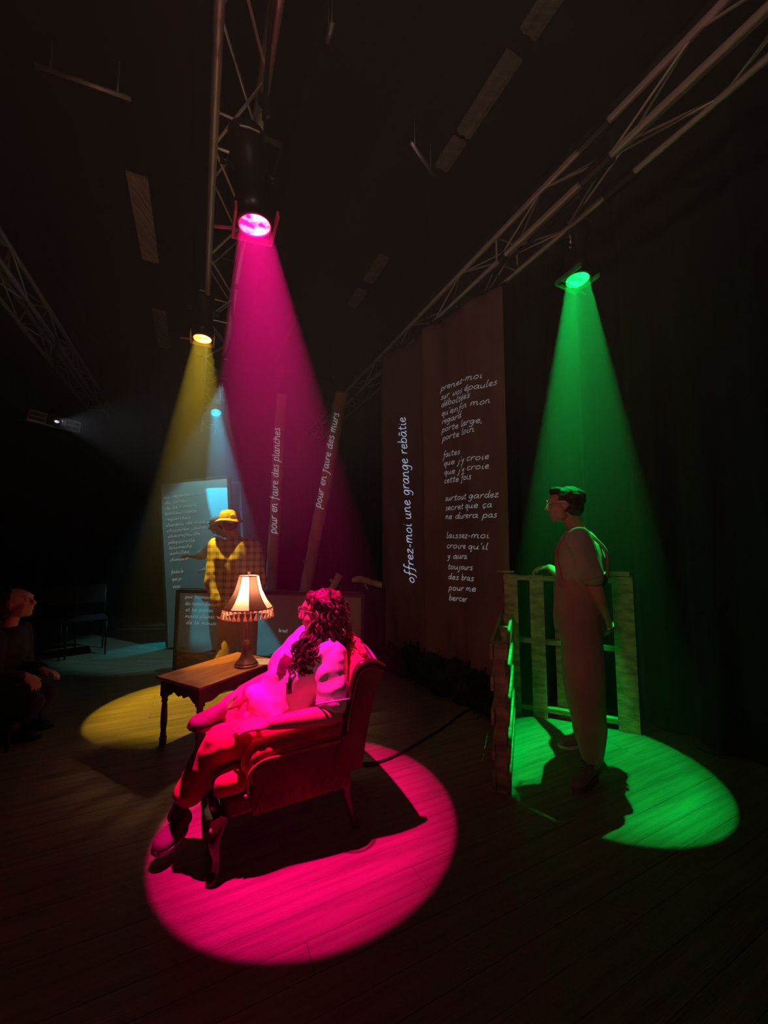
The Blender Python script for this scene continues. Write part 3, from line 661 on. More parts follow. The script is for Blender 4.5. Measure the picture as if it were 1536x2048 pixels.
SL_ = [("pour la semaine", .10, .80, .34), ("des racines d'eau", .10, .725, .36), ("et les petites", .11, .655, .34), ("mains pleines", .11, .585, .36), ("de la mousse", .12, .515, .42), ("la nuit", 1.24, .47, .10), ("herbier", 1.42, .46, .18)]
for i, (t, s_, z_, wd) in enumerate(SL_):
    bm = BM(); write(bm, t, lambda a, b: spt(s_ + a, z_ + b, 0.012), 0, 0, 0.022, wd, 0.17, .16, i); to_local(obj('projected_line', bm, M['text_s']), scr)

# standing trunks
def trunk(pxs, Y, label, text, tp, h, seed):
    pts = [at(x, y, Y) for x, y, w_ in pxs]; rad = [w_ / 2 / F_PX * Y for _, _, w_ in pxs]
    if pts[-1].z > 0.0: d = (pts[-1] - pts[-2]).normalized(); pts.append(pts[-1] + d * (-pts[-1].z / d.z)); rad.append(rad[-1] * 1.05)
    root = empty('tree_trunk', V((pts[-1].x, pts[-1].y, 0)), 0, label, 'trunk')
    bm = BM(); rings = tube(bm, pts, rad, 18, True, 10)
    for r_ in rings:
        for v in r_:
            c = sum((q.co for q in r_), V()) / len(r_) if False else None
    for v in bm.verts: v.co += V((noise.noise(v.co * 7 + V((seed, 0, 0))), noise.noise(v.co * 7 + V((0, seed, 0))), 0)) * 0.010 + V((noise.noise(v.co * 1.7), 0, 0)) * 0.012
    for v in bm.verts:
        if v.co.z < 0: v.co.z = 0
    to_local(obj('stem', bm, M['bark'], None, True), root)
    for k in range(3):
        i = R.randrange(2, len(pts) - 1); p = pts[i].lerp(pts[i - 1], R.random()); bm = BM(); sd = V((R.choice((-1, 1)), -0.6, 0.3)).normalized()
        tube(bm, [p, p + sd * rad[i] * 1.35], [rad[i] * .5, rad[i] * .28], 8); to_local(obj('knot', bm, M['bark'], None, True), root)
    # writing on the camera side of the trunk, running up it
    P0, P1 = at(tp[0], tp[1], Y), at(tp[2], tp[3], Y); L = (P1 - P0).length; d = (P1 - P0) / L; n = V((0, -1, 0)); side = d.cross(n) * -1
    def near_r(p):
        best = min(range(len(pts)), key=lambda i: abs(pts[i].z - p.z)); return pts[best], rad[best]
    def fn(a, b):
        p = P0 + d * a - side * b * -1 if False else P0 + d * a + side * b
        # centre of the trunk at this height
        for i in range(len(pts) - 1):
            if pts[i + 1].z <= p.z <= pts[i].z:
                f = (p.z - pts[i].z) / (pts[i + 1].z - pts[i].z + 1e-9); c = pts[i].lerp(pts[i + 1], f); r = rad[i] * (1 - f) + rad[i + 1] * f; break
        else: c, r = near_r(p)
        dx = max(-r * .92, min(r * .92, p.x - c.x)); return V((c.x + dx, c.y - math.sqrt(max(r * r - dx * dx, 0)) - 0.024, p.z))
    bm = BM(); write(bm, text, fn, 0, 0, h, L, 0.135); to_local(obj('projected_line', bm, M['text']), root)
trunk([(565, 791, 21), (559, 870, 23), (554, 960, 22), (550, 1040, 22), (546, 1120, 21), (542, 1180, 21), (538, 1300, 24)], 5.0, 'nearly upright bare tree trunk, the left one of the two, with handwriting on it', "pour en faire des planches", (556, 1068, 564, 860), 0.058, 1.0)
trunk([(682, 787, 25), (672, 850, 26), (659, 930, 24), (646, 1000, 25), (634, 1060, 25), (625, 1110, 23), (610, 1180, 23), (588, 1300, 25)], 5.0, 'leaning bare tree trunk, the right one of the two, with handwriting on it', "pour en faire des murs", (643, 1018, 680, 832), 0.058, 2.0)
# short stick and driftwood
st = empty('cut_branch', at(640, 1240, 4.42) , 0, 'short sawn branch with a side stub leaning on the low scrim frame', 'branch')
bm = BM(); tube(bm, [at(680, 1149, 4.42), at(668, 1172, 4.42), at(650, 1205, 4.42), V((at(610, 1300, 4.42).x, 4.45, 0.02))], [.045, .040, .042, .05], 12, True, 6)
for v in bm.verts: v.co += V((noise.noise(v.co * 20), 0, noise.noise(v.co * 18 + V((3, 0, 0))))) * .006
to_local(obj('stem', bm, M['drift'], None, True), st)
bm = BM(); tube(bm, [at(668, 1170, 4.42), at(661, 1158, 4.40)], [.022, .016], 8); to_local(obj('stub', bm, M['drift'], None, True), st)
pl = empty('black_plinth', V((-0.12, 4.72, 0)), -0.15, 'black plinth beside the scrim frame with driftwood on top', 'plinth')
bm = BM(); box(bm, (0, 0, .43), (.30, .30, .86), None, .006); obj('body', bm, M['blackmetal'], pl)
bm = BM(); box(bm, (0, 0, .868), (.32, .32, .016), None, .004); obj('top', bm, M['blackmetal'], pl)
dr = empty('driftwood', V((-0.12, 4.72, 0.876)), 0, 'weathered flat piece of driftwood lying on the black plinth', 'driftwood')
bm = BM(); P_ = [at(704, 1158, 4.7), at(722, 1156, 4.7), at(742, 1162, 4.7), at(762, 1166, 4.7), at(787, 1167, 4.7)]
P_ = [V((p.x, p.y, p.z)) for p in P_]
tube(bm, P_, [.022, .045, .036, .040, .020], 12, True, 8)
for v in bm.verts: v.co += V((0, 0, noise.noise(v.co * 12))) * .014 + V((0, noise.noise(v.co * 15), 0)) * .01
mz = min(v.co.z for v in bm.verts)
for v in bm.verts: v.co.z += 0.877 - mz
to_local(obj('wood', bm, M['drift'], None, True), dr)
bm = BM(); tube(bm, [at(730, 1166, 4.66), at(737, 1176, 4.62), at(742, 1179, 4.6)], [.012, .008, .004], 7, True, 3)
for v in bm.verts: v.co.z += 0.877 - mz
to_local(obj('twig', bm, M['drift'], None, True), dr)

# dark brushwood piled along the foot of the banners
def heap(c, r, h, label, seed):
    root = empty('brushwood_heap', c, 0, label, 'brushwood', 'dark brushwood heaps at the foot of the banners'); rr = random.Random(seed)
    bm = BM(); ell(bm, V(c) + V((0, 0, h * .36)), r, r * .7, h * .6, None, 3)
    for v in bm.verts: v.co += (v.co - V(c)).normalized() * 0.09 * noise.noise(v.co * 6); v.co.z = max(v.co.z, 0.0)
    to_local(obj('core', bm, M['foliage']), root)
    bm = BM()
    for k in range(170):
        a = rr.uniform(0, 2 * PI); e = rr.uniform(.1, 1.4); d = V((math.cos(a) * math.cos(e), math.sin(a) * math.cos(e), math.sin(e)))
        p = V(c) + V((d.x * r, d.y * r * .7, d.z * h * .85)) * .75; l = rr.uniform(.06, .16)
        q = p + d * l + V((rr.uniform(-.04, .04), rr.uniform(-.04, .04), rr.uniform(-.02, .06))); q.z = max(q.z, .01); tube(bm, [p, q], [.006, .002], 4)
        n = V((rr.uniform(-1, 1), rr.uniform(-1, 1), rr.uniform(-1, 1))).normalized() * .03; m_ = p.lerp(q, .8)
        vs = [bm.verts.new(m_), bm.verts.new(m_ + n), bm.verts.new(q + n * .5), bm.verts.new(q)]; bm.faces.new(vs)
    tag(to_local(obj('twigs', bm, M['foliage']), root), kind='stuff')
for i, (x, y, r, h) in enumerate(((790, 1338, .19, .27), (828, 1352, .20, .30), (866, 1368, .21, .32), (906, 1388, .20, .30), (944, 1408, .19, .28), (975, 1428, .11, .16))):
    d = at(x, y, 1.0) - V((0, 0, HC)); p = V((0, 0, HC)) + d * (-HC / d.z); heap((p.x, p.y, 0), r, h, ['dark brushwood heap under the leftmost edge of the left banner', 'dark brushwood heap, second from the left, under the left banner', 'dark brushwood heap, third from the left, where the two banners meet', 'dark brushwood heap, fourth from the left, under the right banner', 'dark brushwood heap, second nearest the low pallet, under the right banner', 'smallest dark brushwood heap, right beside the low pallet'][i], i)

# ================================================================= SIDE TABLE
TH = 0.47; tb = empty('side_table', (-1.2425, 3.024, 0), math.radians(-28.8), 'low waxed wooden side table with turned legs, a lamp on it', 'table')
HX, HY = 0.238, 0.357
bm = BM(); box(bm, (0, 0, TH - .009), (2 * HX, 2 * HY, .018), None, .005); obj('tabletop', bm, M['table'], tb)
bm = BM(); box(bm, (0, 0, TH - .024), (2 * HX - .025, 2 * HY - .025, .012), None, .004); obj('top_moulding', bm, M['table_d'], tb)
ix, iy = HX - .045, HY - .045
for sx in (-1, 1):
    for sy in (-1, 1):
        bm = BM(); q = (ix * sx, iy * sy)
        box(bm, (q[0], q[1], .385), (.046, .046, .11), None, .003)
        lathe(bm, (q[0], q[1], 0), [(.0, .0), (.020, 0), (.024, .01), (.022, .03), (.026, .045), (.019, .06), (.021, .075), (.017, .09), (.018, .10), (.023, .15), (.022, .19), (.019, .26), (.016, .285), (.022, .295), (.022, .303), (.017, .31), (.024, .322), (.017, .333), (.0, .335)], 16)
        obj('leg', bm, M['table_d'], tb, False)
def apron(x0, y0, x1, y1, L):
    bm = BM(); n = 36; d = V((x1 - x0, y1 - y0, 0)).normalized(); nn = V((-d.y, d.x, 0)) * .009; low, top = [], []
    for i in range(n + 1):
        s = i / n; e = min(s, 1 - s) * 2
        z = .365 - .030 * max(0, 1 - e * 1.7) ** 1.2 + .010 * math.cos(e * PI * 3.5) * (0.4 + .6 * (e < .95)); z = z + (0.008 if e > .9 else 0)
        p = V((x0, y0, 0)) + d * (L * s); low.append((p, z)); 
    for sg in (1, -1):
        lo = [bm.verts.new(p + nn * sg + V((0, 0, z))) for p, z in low]; hi = [bm.verts.new(p + nn * sg + V((0, 0, .445))) for p, z in low]
        top.append((lo, hi))
        for i in range(n): bm.faces.new((lo[i], lo[i + 1], hi[i + 1], hi[i]) if sg > 0 else (lo[i], hi[i], hi[i + 1], lo[i + 1]))
    for i in range(n): bm.faces.new((top[0][0][i], top[1][0][i], top[1][0][i + 1], top[0][0][i + 1])); bm.faces.new((top[0][1][i], top[0][1][i + 1], top[1][1][i + 1], top[1][1][i]))
    obj('apron', bm, M['table_d'], tb)
for s in (-1, 1):
    apron(-ix, iy * s, ix, iy * s, 2 * ix); apron(ix * s, -iy, ix * s, iy, 2 * iy)
# paper
pp = empty('folded_paper', (-1.03, 3.17, TH), math.radians(-4), 'cream sheet of paper lying under the foot of the table lamp', 'paper')
bm = BM(); box(bm, (0, 0, .001), (.26, .15, .0015)); obj('sheet', bm, M['paper'], pp)
bm = BM(); box(bm, (-.04, 0, .0022), (.003, .11, .0006)); box(bm, (.02, -.035, .0022), (.06, .003, .0006)); box(bm, (.02, .02, .0022), (.05, .003, .0006)); obj('pencil_line', bm, M['ink'], pp)
# lamp
lp = empty('table_lamp', (-1.065, 3.065, TH + .0018), 0, 'lit fringed table lamp with bell shade on a bronze fluted foot', 'lamp')
bm = BM(); lathe(bm, (0, 0, 0), [(.0, 0), (.086, 0), (.090, .006), (.088, .014), (.080, .018)], 48); obj('foot_rim', bm, M['bronze'], lp, True)
bm = BM(); lathe(bm, (0, 0, 0), [(.080, .018), (.074, .030), (.056, .050), (.044, .075), (.036, .105), (.030, .135), (.026, .16), (.024, .18), (.0, .18)], 72, None, lambda a, h, r: r * (1 + .06 * abs(math.sin(a * 12)) * max(0, 1 - h / .15))); obj('fluted_foot', bm, M['bronze'], lp, True)
bm = BM(); lathe(bm, (0, 0, 0), [(.0, .178), (.023, .18), (.025, .186), (.017, .192), (.014, .20), (.0135, .30), (.015, .315), (.012, .32), (.013, .40), (.020, .405), (.021, .415), (.010, .42), (.010, .52), (.0, .52)], 24); obj('column', bm, M['bronze'], lp, True)
bm = BM(); lathe(bm, (0, 0, 0), [(.0, .52), (.015, .52), (.017, .55), (.0, .555)], 12); obj('socket', bm, M['bronze'], lp, True)
bm = BM(); ell(bm, (0, 0, .585), .026, .026, .034); obj('bulb', bm, M['bulb'], lp, True)
bm = BM(); tube(bm, [(0, 0, .62), (0, 0, .70)], .004, 8); lathe(bm, (0, 0, 0), [(.0, .69), (.010, .692), (.006, .70), (.012, .712), (.012, .722), (.005, .73), (.009, .737), (.004, .748), (.0, .75)], 14); obj('finial', bm, M['bronze'], lp, True)
bm = BM()
for k in range(3): a = k * 2.094 + .5; tube(bm, [(0, 0, .684), (.076 * math.cos(a), .076 * math.sin(a), .682)], .0025, 6)
obj('spider', bm, M['bronze'], lp)
prof = [(.074, .685), (.080, .655), (.089, .615), (.102, .575), (.120, .535), (.146, .490), (.184, .442)]
base_a = math.atan2(-3.065, 1.065) + 0.0   # direction towards the camera
NG = 8
for g in range(NG):
    a0 = base_a - math.radians(42) + g * 2 * PI / NG; bm = BM(); cols = []
    for i in range(9):
        a = a0 + 2 * PI / NG * i / 8; bow = 1 - .030 * math.sin(PI * i / 8)
        cols.append([bm.verts.new((r * bow * math.cos(a), r * bow * math.sin(a), h)) for r, h in prof])
    for i in range(8):
        for j in range(len(prof) - 1): bm.faces.new((cols[i][j], cols[i + 1][j], cols[i + 1][j + 1], cols[i][j + 1]))
    o = obj('shade_panel', bm, M['shade_l'] if g % 2 == 0 else M['shade_d'], lp, True); o['label'] = 'ivory shade panel' if g % 2 == 0 else 'brown shade panel'
    bm = BM(); tube(bm, [((r + .001) * math.cos(a0), (r + .001) * math.sin(a0), h) for r, h in prof], .0028, 6, True, 3); obj('rib_cord', bm, M['trimc'], lp, True)
for r, h, t in ((.074, .686, .0035), (.185, .440, .005)):
    bm = BM(); tube(bm, [(r * math.cos(2 * PI * k / 48), r * math.sin(2 * PI * k / 48), h) for k in range(49)], t, 6); obj('shade_trim', bm, M['trimc'], lp, True)
bm = BM()
for k in range(120): a = 2 * PI * k / 120; ell(bm, (.186 * math.cos(a), .186 * math.sin(a), .430 - .006 * abs(math.sin(a * 14))), .0042, .0042, .0042, None, 1)
obj('beaded_edge', bm, M['tassel'], lp, True)
tm = None
for k in range(28):
    a = 2 * PI * k / 28
    if tm is None:
        b_ = BM(); lathe(b_, (0, 0, 0), [(.0, 0), (.002, 0), (.002, -.010), (.006, -.013), (.006, -.018), (.003, -.021), (.007, -.032), (.013, -.052), (.015, -.060), (.0, -.060)], 14, None, lambda a_, h, r: r * (1 + .12 * math.sin(a_ * 7)))
        tm = bpy.data.meshes.new('tassel'); bmesh.ops.recalc_face_normals(b_, faces=b_.faces); b_.to_mesh(tm); b_.free(); tm.materials.append(M['tassel'])
        for p_ in tm.polygons: p_.use_smooth = True
    o = bpy.data.objects.new('tassel', tm); COL.objects.link(o); o.parent = lp; o.location = (.186 * math.cos(a), .186 * math.sin(a), .428); o.rotation_euler = (R.uniform(-.1, .1), R.uniform(-.1, .1), a)
pl_ = bpy.data.lights.new('lamp_bulb_light', 'POINT'); pl_.energy = 50; pl_.color = (1, .62, .34); pl_.shadow_soft_size = .03
o = bpy.data.objects.new('lamp_bulb_light', pl_); COL.objects.link(o); o.parent = lp; o.location = (0, 0, .595)

# ================================================================= ARMCHAIR
CH = V((-.574, 2.149, 0)); CA = math.atan2(-.462, -.886)
ch = empty('armchair', CH, CA, 'low antique armchair in faded red velvet with dark wooden legs', 'armchair')
def CL(x, y, z): return CH + rotz(CA) @ V((x, y, z))
def smooth_obj(name, bm, m, root, vox=.012, it=5, wr=None, loc=True):
    """remesh in the root's local frame"""
    o = remesh(name, bm, vox, m, None, it, wr); o.parent = root; return o
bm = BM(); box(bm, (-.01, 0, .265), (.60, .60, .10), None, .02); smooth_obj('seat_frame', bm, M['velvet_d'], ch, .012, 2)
bm = BM(); box(bm, (.04, 0, .36), (.50, .47, .10), None, .035); box(bm, (.255, 0, .355), (.15, .62, .10), None, .035)
smooth_obj('seat_cushion', bm, M['velvet'], ch, .010, 5, fold(.006, 6, 6))
for s in (1, -1):
    bm = BM(); box(bm, (-.055, .285 * s, .40), (.44, .075, .20), None, .015); ell(bm, (.145, .285 * s, .42), .045, .05, .085)
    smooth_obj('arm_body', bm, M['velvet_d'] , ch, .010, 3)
    bm = BM(); limb(bm, [(-.27, .285 * s, .480), (-.10, .285 * s, .482), (.05, .285 * s, .482), (.145, .285 * s, .470), (.175, .282 * s, .43), (.165, .275 * s, .37)], [.040, .046, .048, .050, .046, .04])
    smooth_obj('arm_pad', bm, M['velvet'], ch, .009, 4, fold(.005, 12, 8, (1, 0, 0)))
    bm = BM(); tube(bm, [(-.27, .333 * s, .448), (-.1, .336 * s, .452), (.05, .336 * s, .452), (.14, .334 * s, .446), (.188, .325 * s, .40), (.19, .32 * s, .32)], .006, 6, True, 4); obj('arm_piping', bm, M['velvet'], ch, True)
    # side panel proud of the frame with worn embroidery
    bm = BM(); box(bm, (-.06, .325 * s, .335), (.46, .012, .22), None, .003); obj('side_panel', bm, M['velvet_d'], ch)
    bm = BM()
    for k in range(9):
        x = -.26 + k * .05; tube(bm, [(x, .333 * s, .225), (x + .012, .334 * s, .25 + .02 * (k % 2)), (x - .004, .333 * s, .275 + .012 * (k % 3))], .0035, 5, True, 3)
    obj('embroidery', bm, mat('worn_embroidery', (.42, .07, .08), .8), ch)
# back
def back_sec(y):
    t = abs(y) / .33; top = .79 + .085 * (1 - t ** 2.2)
    return top
bm = BM(); ny = 24; fr_, bk_ = [], []
pf = [(-.20, .30), (-.225, .42), (-.245, .52), (-.27, .63), (-.30, .73)]; pb = [(-.345, .30), (-.365, .42), (-.385, .52), (-.425, .66), (-.455, .74)]
for i in range(ny + 1):
    y = -.33 + .66 * i / ny; top = back_sec(y); k = top / .79; sec = []
    for x, z in pf: sec.append((x - .02 * (1 - (y / .33) ** 2), z * (1 + (k - 1) * (z - .3) / .49)))
    sec += [(-.325, top - .015), (-.36, top), (-.41, top - .002), (-.466, top - .035)]
    for x, z in pb[::-1]: sec.append((x, z * (1 + (k - 1) * (z - .3) / .49)))
    fr_.append([bm.verts.new((x, y, z)) for x, z in sec])
for i in range(ny):
    n = len(fr_[0])
    for j in range(n): bm.faces.new((fr_[i][j], fr_[i][(j + 1) % n], fr_[i + 1][(j + 1) % n], fr_[i + 1][j]))
bm.faces.new(fr_[0]); bm.faces.new(fr_[-1][::-1])
ob_ = obj('backrest', bm, M['velvet'], ch, True)
for s in (1, -1):
    bm = BM(); n = len(fr_[0]) if False else 0
    y = .331 * s; pts = pf + [(-.325, .775), (-.36, .79), (-.41, .788), (-.466, .755)] + pb[::-1]
    a = [bm.verts.new((x, y, z)) for x, z in pts]; b2_ = [bm.verts.new((x, y + .012 * s, z)) for x, z in pts]
    bm.faces.new(a); bm.faces.new(b2_)
    for i in range(len(pts)): bm.faces.new((a[i], a[(i + 1) % len(pts)], b2_[(i + 1) % len(pts)], b2_[i]))
    obj('back_side_panel', bm, M['velvet_d'], ch)
    bm = BM(); tube(bm, [(x, y + .010 * s, z) for x, z in [(-.245, .46), (-.262, .56), (-.285, .66), (-.302, .74), (-.325, .783), (-.36, .800), (-.41, .796), (-.470, .762)]], [.014, .016, .017, .018, .020, .022, .022, .018], 10, True, 4); obj('back_moulding', bm, M['chairwood'], ch, True)
    bm = BM(); tube(bm, [(x, y + .0245 * s, z) for x, z in [(-.262, .50), (-.274, .58), (-.296, .67), (-.315, .735), (-.345, .772), (-.40, .772), (-.455, .745)]], .0025, 6, True, 4); obj('back_piping', bm, M['velvet'], ch, True)
bm = BM(); tube(bm, [(-.40, .335 * math.sin(t), back_sec(.33 * math.sin(t)) + .012) for t in [(-1.45 + .2 * k) for k in range(15)]], .016, 10, True, 3); obj('crest_rail', bm, M['chairwood'], ch, True)
bm = BM()
for k in range(10): a = k * .63; ell(bm, (-.375, .07 + .018 * math.cos(a), .895 + .016 * math.sin(a)), .008, .013, .011, None, 2)
ell(bm, (-.38, .07, .895), .012); limb(bm, [(-.38, .04, .885), (-.385, .10, .885), (-.39, .14, .875)], [.014, .018, .008]); obj('carved_rosette', bm, M['chairwood'], ch, True)
bm = BM()
for k in range(9):
    y = .10 + .022 * k; ell(bm, (-.385 + .008 * (k % 2), y, back_sec(y) + .020 + .006 * math.sin(k * 2.1)), .022, .018, .018, None, 2)
smooth_obj('crest_padding', bm, M['velvet'], ch, .006, 2)
bm = BM(); tube(bm, [(.30, .30, .235), (.315, .15, .228), (.318, 0, .238), (.315, -.15, .228), (.30, -.30, .235)], .022, 10, True, 5); obj('front_rail', bm, M['chairwood'], ch, True)
for s in (1, -1):
    bm = BM(); tube(bm, [(.285, .285 * s, .235), (.305, .300 * s, .20), (.315, .305 * s, .15), (.305, .298 * s, .08), (.310, .302 * s, .03), (.325, .312 * s, .012), (.328, .315 * s, .0)], [.036, .034, .027, .018, .016, .022, .020], 12, True, 4); obj('leg', bm, M['chairwood'], ch, True)
    bm = BM(); tube(bm, [(-.28, .285 * s, .24), (-.29, .287 * s, .16), (-.31, .29 * s, .08), (-.335, .295 * s, .0)], [.028, .024, .020, .018], 10, True, 4); obj('leg', bm, M['chairwood'], ch, True)
    for (x, y, z, r) in ((.325, .27, .275, .014), (.330, .31, .205, .011), (.20, .328, .315, .008)):
        bm = BM(); ell(bm, (x, y * s, z), r, r, r, None, 2); obj('stud', bm, M['brass'], ch, True)

# ================================================================= PEOPLE
def ax3(f, u):
    f = V(f).normalized(); u = V(u); s = u.cross(f).normalized(); u = f.cross(s).normalized(); return f, s, u      # forward, left side, up
def head(bm, c, f, u, k=1.0):
    F, S, U = ax3(f, u); c = V(c)
    P = lambda a, b, h: c + (F * a + S * b + U * h) * k
    ell(bm, P(-.012, 0, .030), .098 * k, .075 * k, .088 * k, (F, S, U)); ell(bm, P(.030, 0, -.035), .062 * k, .057 * k, .072 * k, (F, S, U))
    ell(bm, P(.058, 0, -.088), .026 * k, .026 * k, .020 * k, (F, S, U)); ell(bm, P(.066, 0, .040), .028 * k, .052 * k, .035 * k, (F, S, U))
    for s in (-1, 1):
        ell(bm, P(.050, .036 * s, -.030), .030 * k, .022 * k, .028 * k, (F, S, U)); ell(bm, P(.020, .050 * s, -.070), .036 * k, .012 * k, .022 * k, (F, S, U))
        e = (F * .9 - S * s * -.3).normalized(); ell(bm, P(-.008, .077 * s, -.004), .019 * k, .007 * k, .031 * k, (F, S, U)); ell(bm, P(-.004, .077 * s, -.028), .010 * k, .007 * k, .012 * k, (F, S, U))
        ell(bm, P(.084, .030 * s, .037), .014 * k, .024 * k, .009 * k, (F, S, U))
    limb(bm, [P(.086, 0, .022), P(.103, 0, -.008), P(.110, 0, -.022)], [.010 * k, .012 * k, .0145 * k], 8)
    for s in (-1, 1): ell(bm, P(.100, .012 * s, -.026), .011 * k, .009 * k, .008 * k, (F, S, U))
    ell(bm, P(.086, 0, -.050), .013 * k, .023 * k, .0075 * k, (F, S, U)); ell(bm, P(.083, 0, -.063), .013 * k, .020 * k, .0075 * k, (F, S, U))
    return P
def eyes(root, P, k, lid=True):
    for s in (-1, 1):
        bm = BM(); ell(bm, P(.080, .031 * s, .017), .0125 * k); to_local(obj('eye', bm, M['glint_eye_white'], None, True), root)
        bm = BM(); ell(bm, P(.0895, .031 * s, .017), .0052 * k); to_local(obj('iris', bm, M['blackmetal'], None, True), root)
def hand(bm, W, d, n, t, curl=.35, k=1.0, spread=1.0):
    """W wrist, d finger direction, n palm normal (towards which fingers curl), t thumb side"""
    d = V(d).normalized(); t = V(t); t = (t - d * t.dot(d)).normalized(); nn = d.cross(t).normalized()
    if nn.dot(V(n)) < 0: nn = -nn
    W = V(W); ell(bm, W + d * .045 * k, .052 * k, .040 * k, .016 * k, (d, t, nn)); ell(bm, W + d * .012 * k, .030 * k, .027 * k, .020 * k, (d, t, nn))
    for i, (off, L) in enumerate(((.031, .072), (.0105, .082), (-.0105, .076), (-.031, .060))):
        b = W + d * (.083 * k - abs(off) * .18) + t * off * k; dd = (d + t * off * 2.2 * spread).normalized(); p = b - dd * .02; pts = [p, b]; ang = 0
        for sgm in (.44, .31, .25):
            ang += curl; v = dd * math.cos(ang) + nn * math.sin(ang); b = b + v * L * k * sgm; pts.append(b)
        limb(bm, pts, [.0095 * k, .0088 * k, .0082 * k, .0076 * k, .0066 * k], 8)
    b = W + d * .020 * k + t * .022 * k; v = (t * .75 + d * .65 + nn * .25).normalized(); v2 = (d * .9 + t * .35 + nn * .3).normalized()
    limb(bm, [b, b + v * .032 * k, b + v * .032 * k + v2 * .026 * k, b + v * .032 * k + v2 * .048 * k], [.014 * k, .0115 * k, .0098 * k, .0078 * k], 8)
def shoe(root, heel, toe, m, m_sole, up=(0, 0, 1), k=1.0, lace=True, name='shoe'):
    heel, toe = V(heel), V(toe); d = (toe - heel).normalized(); U = V(up); U = (U - d * U.dot(d)).normalized(); S = U.cross(d); L = (toe - heel).length
    bm = BM(); secs = []
    for f, w_, h in ((0.0, .024, .045), (.04, .032, .068), (.18, .037, .078), (.34, .035, .070), (.5, .040, .055), (.68, .046, .044), (.85, .043, .035), (.96, .030, .026), (1.0, .016, .014)):
        secs.append((heel + d * L * f + U * (.016 + h / 2) * k, S * w_ * k, U * (h / 2 + .004) * k))
    loft(bm, secs, 18); a = remesh(name, bm, .006, m, root, 3)
    bm = BM(); n = 30; pr = []
    for i in range(n):
        t = i / n * 2 * PI; f = .5 - .52 * math.cos(t); wd = .040 + .009 * math.sin(PI * (f - .25)) ; wd = wd * min(1, math.sqrt(max(0, 1 - abs(2 * f - 1) ** 4)) + .02)
        pr.append(heel + d * L * f + S * wd * k * (1 if math.sin(t) > 0 else -1))
    lo = [bm.verts.new(p + U * .002 * k) for p in pr]; hi = [bm.verts.new(p + U * .020 * k) for p in pr]
    bm.faces.new(lo[::-1]); bm.faces.new(hi)
    for i in range(n): bm.faces.new((lo[i], lo[(i + 1) % n], hi[(i + 1) % n], hi[i]))
    s = to_local(obj('sole', bm, m_sole), root); mw = a
    s.parent = a; s.matrix_parent_inverse = Matrix.Identity(4)
    if lace:
        bm = BM()
        for i in range(4):
            f = .40 + .07 * i; c = heel + d * L * f + U * (.084 - .008 * i) * k; tube(bm, [c - S * .022 * k, c + U * .004, c + S * .022 * k + d * .01], .0024, 5, True, 3)
        c = heel + d * L * .36 + U * .095 * k
        for sg in (-1, 1): tube(bm, [c, c + S * .022 * sg + U * .012, c + S * .034 * sg - U * .002, c + S * .010 * sg], .0024, 5, True, 4)
        l = to_local(obj('lace', bm, M['lace']), root); l.parent = a
    return a
def glasses(root, P, k=1.0, m=None, rad=.021):
    bm = BM()
    for s in (-1, 1):
        ring = [P(.106, .032 * s + rad * math.cos(a), .017 + rad * .92 * math.sin(a)) for a in [2 * PI * i / 22 for i in range(23)]]
        tube(bm, ring, .0020 * k, 6); tube(bm, [P(.104, (.032 + rad) * s, .022), P(.06, .074 * s, .018), P(.0, .082 * s, .012), P(-.015, .080 * s, -.006)], .0017 * k, 6, True, 3)
    tube(bm, [P(.106, -.011, .020), P(.112, 0, .024), P(.106, .011, .020)], .0018 * k, 6, True, 3)
    return to_local(obj('spectacles', bm, m or M['specs'], None, True), root)
def torso(bm, pel, chest, neck, side, fwd, g=0.0, hipw=.16, shw=.17, k=1.0):
    """lofted trunk from pelvis to neck base; side = left vector, fwd; g grows it for clothing"""
    S, Fv = V(side).normalized(), V(fwd).normalized(); pel, chest, neck = V(pel), V(chest), V(neck); w1 = pel.lerp(chest, .45)
    loft(bm, [(pel - (chest - pel).normalized() * .08, S * (hipw * .75 + g), Fv * (.085 + g)), (pel, S * (hipw + g), Fv * (.115 + g)), (w1, S * (hipw * .86 + g), Fv * (.105 + g)),
              (chest, S * (shw * .95 + g), Fv * (.118 + g)), (chest.lerp(neck, .55), S * (shw * .96 + g * .8), Fv * (.095 + g)), (chest.lerp(neck, .85), S * (shw * .62 + g * .6), Fv * (.070 + g * .8)), (neck, S * (.058 + g * .5), Fv * (.056 + g * .5))], 24)

# ---- 1. woman in the armchair ------------------------------------------------------------
wr = empty('person', (CH.x, CH.y, 0), 0, 'seated person with long curly hair, glasses, white tee and rust trousers in the armchair', 'person')
PEL, CHE, NEK, HED = CL(-.03, .03, .50), CL(-.15, .05, .72), CL(-.215, .065, .90), at(640, 1226, 2.16)
LS, RS = CL(-.21, .225, .835), CL(-.185, -.105, .845)
LE, LW = at(668, 1428, 1.95), at(540, 1447, 1.84)
RE, RW = CL(-.02, -.27, .60), CL(.16, -.20, .58)
LH, LK, LA = CL(.0, .12, .475), at(440, 1487, 1.84), at(358, 1618, 1.93)
RH, RK, RA = CL(.0, -.07, .475), at(468, 1440, 2.20), at(440, 1458, 1.95)
side = (LS - RS).normalized(); fw1 = (side.cross(NEK - PEL)).normalized()
if fw1.dot(V((-.886, -.462, .3))) < 0: fw1 = -fw1
hf = V((-.96, .12, .02)); bm = BM(); P1 = head(bm, HED, hf, (0.05, 0, 1))
limb(bm, [NEK - V((0, 0, .02)), HED + V((.02, 0, -.06))], [.058, .052]); torso(bm, PEL, CHE, NEK, side, fw1)
